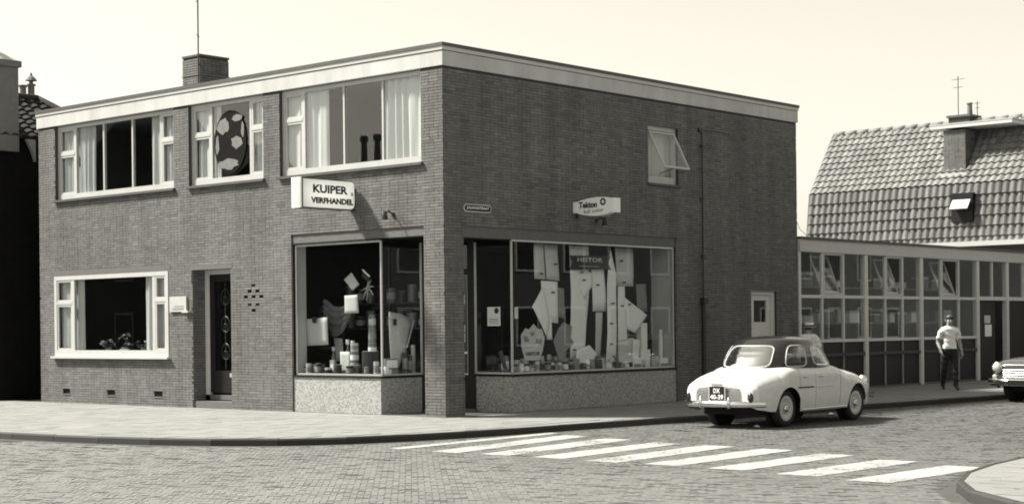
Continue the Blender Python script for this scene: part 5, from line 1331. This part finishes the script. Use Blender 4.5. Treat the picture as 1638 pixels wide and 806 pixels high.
m1 = MB(); m1.box(xr - .045, xr - .03, -.155, .155, .44, .69); pl = part(m1, 'number_plate', white_m, body)
m1 = MB(); m1.box(xr - .050, xr - .046, -.135, .135, .455, .675); part(m1, 'plate_face', dark_m, pl)
m1 = MB(); text_mb(m1, 'DX', (xr - .0505, .06, .575), (0, -1, 0), (0, 0, 1), .075, .12, depth=.001, bold=.02); text_mb(m1, '40-39', (xr - .0505, .12, .475), (0, -1, 0), (0, 0, 1), .075, .24, depth=.001, bold=.02); part(m1, 'plate_lettering', sign2_m, pl)
m1 = MB(); m1.box(xr - .06, xr - .02, -.10, .10, .695, .72); part(m1, 'plate_lamp', black_m, body)
# sides: door seams, handles, dark intake line, front bumper and headlights
for s_ in (-1, 1):
    for xd, z0, z1 in ((.795, .27, .93), (1.62, .32, .92), (.30, .60, .93)):
        m1 = MB(); zsn = [z0 + (z1 - z0) * k / 10 for k in range(11)]
        m1.tube([(xd + (.05 * (z - .6) if xd > 1 else 0), s_ * (sy_(xd, z) + .000), z) for z in zsn], .0045, 4); part(m1, 'door_seam', card_m, body)
    m1 = MB(); m1.tube([(x, s_ * (sy_(x, .63) + .004), .63) for x in (.25, .4, .55, .72)], .012, 5); part(m1, 'side_intake', black_m, body)
    m1 = MB(); m1.tube([(x, s_ * (sy_(x, .63) + .004), .63) for x in (.8, 1.1, 1.4)], .006, 5); part(m1, 'side_trim', chrome_m, body)
    for xh in (.40, .90): m1 = MB(); m1.tube([(xh, s_ * (sy_(xh, .80) + .004), .80), (xh + .02, s_ * (sy_(xh, .80) + .028), .80), (xh + .12, s_ * (sy_(xh, .80) + .026), .80)], .010, 5); part(m1, 'door_handle', chrome_m, body)
    m1 = MB(); m1.lathe([(.10, -.03), (.105, .0), (.09, .015), (.05, .035), (.001, .04)], (2.80, s_ * .52, .66), 20, 'x'); part(m1, 'headlight', chrome_m, body, True, True)
    m1 = MB(); m1.tube([(x, s_ * (sy_(x, .26) + .003), .265) for x in (.40, .9, 1.4, 1.88)], .012, 5); part(m1, 'sill_trim', chrome_m, body)
m1 = MB(); rows = [[(xf + .09 - .28 * abs(t) ** 3 + dx, t * .72, .42 + dz) for t in [-1 + 2 * k / 20 for k in range(21)]] for dx, dz in ((-.03, .045), (.01, .05), (.03, .02), (.03, -.02), (.01, -.05), (-.03, -.045))]
m1.grid(rows); part(m1, 'bumper', chrome_m, body, True)
# dark saloon entering at the edge, facing us
P2 = dict(body=card2_m, roof=card2_m, wb=2.45, arch=.34, wheel=.31, zmid=.60, track=.64, seats=(.35, 1.15), frames=chrome_m, frame_r=.012, rim=hub_m,
    W=[(-1.05, .55), (-1.0, .68), (-.8, .75), (0, .80), (1.5, .805), (2.5, .79), (2.9, .77), (3.10, .72), (3.18, .66), (3.2, .60)],
    T=[(-1.05, .70), (-1.0, .80), (-.8, .86), (-.3, .92), (1.8, .95), (2.4, .93), (2.9, .89), (3.10, .84), (3.18, .78), (3.2, .70)],
    Bt=[(-1.05, .36), (-.8, .28), (0, .24), (2.4, .24), (2.9, .28), (3.2, .36)],
    N=[(-1.05, 4), (-.3, 4), (1.5, 4.6), (3.2, 4.2)],
    cab=dict(xr=[(.93, -.30), (1.1, -.12), (1.25, .05), (1.36, .20), (1.40, .30)], xf=[(.93, 2.0), (1.1, 1.80), (1.25, 1.62), (1.36, 1.46), (1.40, 1.38)], hw=[(.93, .70), (1.1, .67), (1.25, .63), (1.36, .58), (1.40, .54)],
             zs=[.90, .95, .97] + [.97 + .35 * k / 18 for k in range(1, 19)] + [1.36, 1.40], ztop=1.45, win=(.97, 1.32), windows=[('rear_window', 142.5, 217.5), ('side_window', 57.5, 90), ('side_window', 95, 122.5), ('side_window', 237.5, 265), ('side_window', 270, 302.5), ('windscreen', -40, 40)]))
car2, part, body, sy_, sxe, sec, (xr, xf) = build_car('parked_car', (14.72, -5.60, ZR), R(176), (1, 1, 1), P2, 'dark saloon with bright chrome bumper and headlight, cut off by the picture edge')
for s_ in (-1, 1):
    x_ = sxe(.60, .70, False)
    m1 = MB(); m1.lathe([(.115, -.05), (.12, .03), (.10, .04)], (x_ + .0, s_ * .58, .72), 20, 'x'); h_ = part(m1, 'headlight', chrome_m, body, True, True)
    m1 = MB(); m1.lathe([(.098, .038), (.07, .06), (.001, .07)], (x_ + .0, s_ * .58, .72), 20, 'x'); part(m1, 'lens', hub_m, h_, True, True)
    m1 = MB(); m1.lathe([(.05, -.02), (.05, .03), (.001, .04)], (x_ + .02, s_ * .62, .53), 14, 'x'); part(m1, 'indicator', hub_m, body, True, True)
m1 = MB()
for z in (.52, .57, .62, .67): m1.tube([(sxe(abs(y), z, False) + .01, y, z) for y in (-.44, -.3, -.15, 0, .15, .3, .44)], .010, 5)
part(m1, 'grille', chrome_m, body)
m1 = MB(); rows = [[(xf + .12 - .22 * abs(t) ** 4 + dx, t * .82, .42 + dz) for t in [-1 + 2 * k / 24 for k in range(25)]] for dx, dz in ((-.05, .07), (.01, .075), (.04, .03), (.04, -.03), (.01, -.075), (-.05, -.07))]
m1.grid(rows); part(m1, 'bumper', chrome_m, body, True)
m1 = MB(); m1.tube([(3.0, 0, .905), (2.4, 0, .945), (1.95, 0, .96)], .012, 5); part(m1, 'bonnet_trim', chrome_m, body)
m1 = MB(); m1.box(xf + .165, xf + .175, -.25, .25, .36, .47); pl = part(m1, 'number_plate', dark_m, body)

# ------------------------------------------------------------------ people
def person(name, loc, rz, joints, label, mats, paint, hat=None, scale=1.0):
    """joints: name -> (x, y, z, radius, parent); skin-modified tree, coloured by height"""
    me = bpy.data.meshes.new(name); names = list(joints); idx = {n: i for i, n in enumerate(names)}
    me.from_pydata([joints[n][:3] for n in names], [(idx[joints[n][4]], idx[n]) for n in names if joints[n][4]], [])
    tmp = bpy.data.objects.new(name + '_source', me); COL.objects.link(tmp)
    tmp.modifiers.new('skin', 'SKIN'); sv = me.skin_vertices[0].data if me.skin_vertices else None
    for n in names:
        r = joints[n][3]; sv[idx[n]].radius = r if isinstance(r, tuple) else (r, r); sv[idx[n]].use_root = (n == 'pelvis')
    sb = tmp.modifiers.new('sub', 'SUBSURF'); sb.levels = 3; sb.render_levels = 3
    dg = bpy.context.evaluated_depsgraph_get(); dg.update()
    out = bpy.data.meshes.new_from_object(tmp.evaluated_get(dg)); out.name = name
    bpy.data.objects.remove(tmp)
    out.materials.clear()
    for m in mats: out.materials.append(m)
    for p in out.polygons: p.material_index = paint(p.center); p.use_smooth = True
    root = empty(name, loc, rz, (scale,) * 3); tag(root, label, 'person')
    b = bpy.data.objects.new('body', out); COL.objects.link(b); b.parent = root
    for nm, mi, off in (('shirt', 1, .014), ('trousers', 2, .012)):
        q = bmesh.new(); q.from_mesh(out); bmesh.ops.delete(q, geom=[f for f in q.faces if f.material_index != mi], context='FACES')
        q.normal_update()
        for v in q.verts:
            w_ = .006 * math.sin(v.co.z * 46 + v.co.x * 17) + .004 * math.sin(v.co.x * 60 + v.co.y * 40 + v.co.z * 25)
            v.co += v.normal * (off + w_)
        cm = bpy.data.meshes.new(nm); q.to_mesh(cm); q.free(); cm.materials.clear(); cm.materials.append(mats[mi])
        cm.polygons.foreach_set('material_index', [0] * len(cm.polygons)); cm.polygons.foreach_set('use_smooth', [True] * len(cm.polygons)); cm.update()
        c = bpy.data.objects.new(nm, cm); COL.objects.link(c); c.parent = root
    return root
def hands(J, side, wrist, down, lateral, fwdv):
    """palm plus five fingers, lightly curled"""
    w = Vector(wrist); d = Vector(down).normalized(); l = Vector(lateral).normalized(); f = Vector(fwdv).normalized()
    return w, d, l, f
def add_hand(root, wrist, down, across, curl, m, thumb):
    w = Vector(wrist); d = Vector(down).normalized(); a = Vector(across).normalized(); c = Vector(curl).normalized(); m1 = MB()
    m1.tube([w, w + d * .03, w + d * .085], [.026, .036, .036], 8)
    for k, L in enumerate((.062, .075, .072, .056)):
        b = w + d * .08 + a * (.030 - .020 * k); m1.tube([b, b + d * L * .5 + c * .008, b + d * L * .85 + c * .028, b + d * L * .95 + c * .040], [.0095, .009, .008, .006], 6)
    b = w + d * .035 + a * .03 * thumb; m1.tube([b, b + d * .03 + a * .022 * thumb + c * .01, b + d * .06 + a * .024 * thumb + c * .022], [.012, .011, .008], 6)
    me = m1.mesh('hand', True); me.materials.append(m); o = bpy.data.objects.new('hand', me); COL.objects.link(o); o.parent = root; return o
def add_face(root, z, y0, m_dark, m_skin, m_hair, hairrows=True, cx=0.0):
    """local -Y is forward; eyes, nose, ears and hair on a head centred at (cx, y0, z)"""
    def pt(mb, nm, m, sm=True):
        me = mb.mesh(nm, sm); me.materials.append(m); o = bpy.data.objects.new(nm, me); COL.objects.link(o); o.parent = root
    for s_ in (-1, 1):
        m1 = MB(); m1.lathe([(.001, -.008), (.007, -.006), (.009, 0), (.007, .006)], (cx + s_ * .032, y0 - .088, z + .005), 8, 'y'); pt(m1, 'eye', m_dark)
        m1 = MB(); m1.tube([(cx + s_ * .078, y0 + .005, z + .03), (cx + s_ * .088, y0 + .012, z), (cx + s_ * .08, y0 + .008, z - .03)], [.010, .016, .008], 6); pt(m1, 'ear', m_skin)
        m1 = MB(); m1.tube([(cx + s_ * .05, y0 - .085, z + .024), (cx + s_ * .018, y0 - .095, z + .028)], .005, 5); pt(m1, 'eyebrow', m_hair)
    m1 = MB(); m1.tube([(cx, y0 - .092, z + .01), (cx, y0 - .108, z - .012), (cx, y0 - .118, z - .032), (cx, y0 - .095, z - .04)], [.008, .011, .016, .008], 6); pt(m1, 'nose', m_skin)
    m1 = MB(); m1.tube([(cx - .025, y0 - .088, z - .065), (cx, y0 - .095, z - .066), (cx + .025, y0 - .088, z - .065)], .005, 5); pt(m1, 'mouth', m_dark)
    if hairrows:
        rows = []
        for i in range(9):
            ph = math.pi / 2 * i / 8; r = []
            for j in range(20):
                t = 2 * math.pi * j / 20; dn_ = .04 if math.sin(t) < -.25 else -.05
                rad = math.sin(ph) if ph else .001; zz_ = z + .025 + math.cos(ph) * (.112 - dn_ * 0) + (1 - math.cos(ph)) * (dn_)
                r.append((cx + .088 * rad * math.cos(t), y0 + .006 + .100 * rad * math.sin(t), zz_))
            rows.append(r)
        m1 = MB(); m1.grid(rows, close=True); pt(m1, 'hair', m_hair)
# walking man in white t-shirt; local -Y is forward
JW = {'pelvis': (0, 0, .93, (.15, .105), None), 'waist': (0, .0, 1.08, (.145, .095), 'pelvis'), 'chest': (0, .0, 1.27, (.165, .11), 'waist'), 'upper': (0, .01, 1.39, (.13, .09), 'chest'), 'neck': (0, 0, 1.49, .056, 'upper'), 'head': (0, -.015, 1.585, (.075, .088), 'neck'), 'crown': (0, -.012, 1.66, (.070, .080), 'head'),
  'hipl': (.09, 0, .86, .092, 'pelvis'), 'kneel': (.10, -.10, .50, .064, 'hipl'), 'anklel': (.10, -.13, .10, .042, 'kneel'), 'toel': (.11, -.30, .035, .036, 'anklel'),
  'hipr': (-.09, 0, .86, .092, 'pelvis'), 'kneer': (-.10, .06, .49, .064, 'hipr'), 'ankler': (-.10, .26, .13, .042, 'kneer'), 'toer': (-.10, .14, .03, .036, 'ankler'),
  'shl': (.18, .0, 1.38, .062, 'upper'), 'ell': (.25, .06, 1.10, .045, 'shl'), 'wrl': (.27, -.04, .88, .030, 'ell'),
  'shr': (-.18, .0, 1.38, .062, 'upper'), 'elr': (-.26, .07, 1.11, .045, 'shr'), 'wrr': (-.24, -.12, .93, .030, 'elr')}
def paintW(c):
    if c.z < .10: return 4
    if c.z < .965 and abs(c.x) < .215: return 2
    if c.z > 1.47: return 0
    if abs(c.x) > .205 and c.z < 1.20: return 0
    return 1
pw = person('person', (14.35, -2.35, 0), R(-48), JW, 'walking person in white t-shirt and dark trousers in front of the workshop panes', [skin_m, shirt_m, trouser_m, hair_m, shoe_m], paintW, scale=1.0)
add_hand(pw, (.27, -.045, .885), (0, -.2, -1), (0, -1, 0), (-1, 0, 0), skin_m, 1)
add_hand(pw, (-.24, -.125, .93), (0, -.6, -1), (0, -1, 0), (1, 0, 0), skin_m, 1)
add_face(pw, 1.61, -.015, ink_m, skin_m, hair_m)
# person in a straw hat behind the car, turned away
JS = {'pelvis': (0, 0, .86, (.15, .11), None), 'waist': (0, .0, 1.0, (.15, .105), 'pelvis'), 'chest': (0, -.01, 1.16, (.175, .12), 'waist'), 'upper': (0, -.01, 1.26, (.14, .095), 'chest'), 'neck': (0, -.02, 1.35, .056, 'upper'), 'head': (0, -.04, 1.435, (.075, .088), 'neck'), 'crown': (0, -.04, 1.50, (.070, .080), 'head'),
  'hipl': (.09, 0, .80, .095, 'pelvis'), 'kneel': (.10, -.03, .46, .066, 'hipl'), 'anklel': (.10, 0, .09, .044, 'kneel'), 'toel': (.11, -.17, .035, .038, 'anklel'),
  'hipr': (-.09, 0, .80, .095, 'pelvis'), 'kneer': (-.10, -.02, .46, .066, 'hipr'), 'ankler': (-.10, .04, .09, .044, 'kneer'), 'toer': (-.10, -.13, .035, .038, 'ankler'),
  'shl': (.19, .0, 1.25, .068, 'upper'), 'ell': (.25, .04, .98, .05, 'shl'), 'wrl': (.25, -.06, .78, .032, 'ell'),
  'shr': (-.19, .0, 1.25, .068, 'upper'), 'elr': (-.25, .04, .98, .05, 'shr'), 'wrr': (-.25, -.06, .78, .032, 'elr')}
def paintS(c):
    if c.z < .09: return 4
    if c.z < .86 and abs(c.x) < .21: return 2
    if c.z > 1.335: return 0
    if abs(c.x) > .2 and c.z < .80: return 0
    return 1
ps = person('person', (11.15, -.55, 0), R(150), JS, 'person in pale jacket and straw hat standing behind the parked white car', [skin_m, shirt2_m, trouser_m, hair_m, shoe_m], paintS)
add_hand(ps, (.25, -.06, .785), (0, -.2, -1), (0, -1, 0), (-1, 0, 0), skin_m, 1); add_hand(ps, (-.25, -.06, .785), (0, -.2, -1), (0, -1, 0), (1, 0, 0), skin_m, 1)
add_face(ps, 1.46, -.04, ink_m, skin_m, hair_m)
ht = empty('straw_hat', (11.15, -.55, 1.5), R(150)); tag(ht, 'pale flat-topped straw hat with dark band on the head behind the parked car', 'hat')
for prof, nm, m in (([(.001, 0), (.15, 0), (.152, .008), (.001, .010)], 'brim', straw_m), ([(.101, .010), (.103, .012), (.102, .045), (.10, .046)], 'hat_band', ink_m), ([(.098, .0105), (.099, .085), (.092, .095), (.001, .098)], 'hat_crown', straw_m)):
    m1 = MB(); m1.lathe(prof, (0, .035, 0), 24); me = m1.mesh(nm, False); me.materials.append(m); o = bpy.data.objects.new(nm, me); COL.objects.link(o); o.parent = ht

# scraps of paper lying by the kerb and under the car
def scrap(x, y, r, label):
    rn = random.Random(x); P = [(x + r * math.cos(t) * rn.uniform(.6, 1.2), y + r * math.sin(t) * rn.uniform(.5, 1.1), ZR + .006 + rn.uniform(0, .03)) for t in [k * .785 for k in range(8)]]
    m1 = MB(); m1.add(P + [(x, y, ZR + .05)], [(k, (k + 1) % 8, 8) for k in range(8)]); o = m1.build('paper_scrap', paper_m); tag(o, label, 'litter', 'scraps of paper on the road')
scrap(1.75, -5.25, .09, 'crumpled white paper scrap under the tail of the white car')
scrap(5.6, -4.35, .07, 'white paper scrap on the road ahead of the white car')
scrap(6.6, -4.25, .05, 'tiny white paper scrap by the kerb beyond the white car')
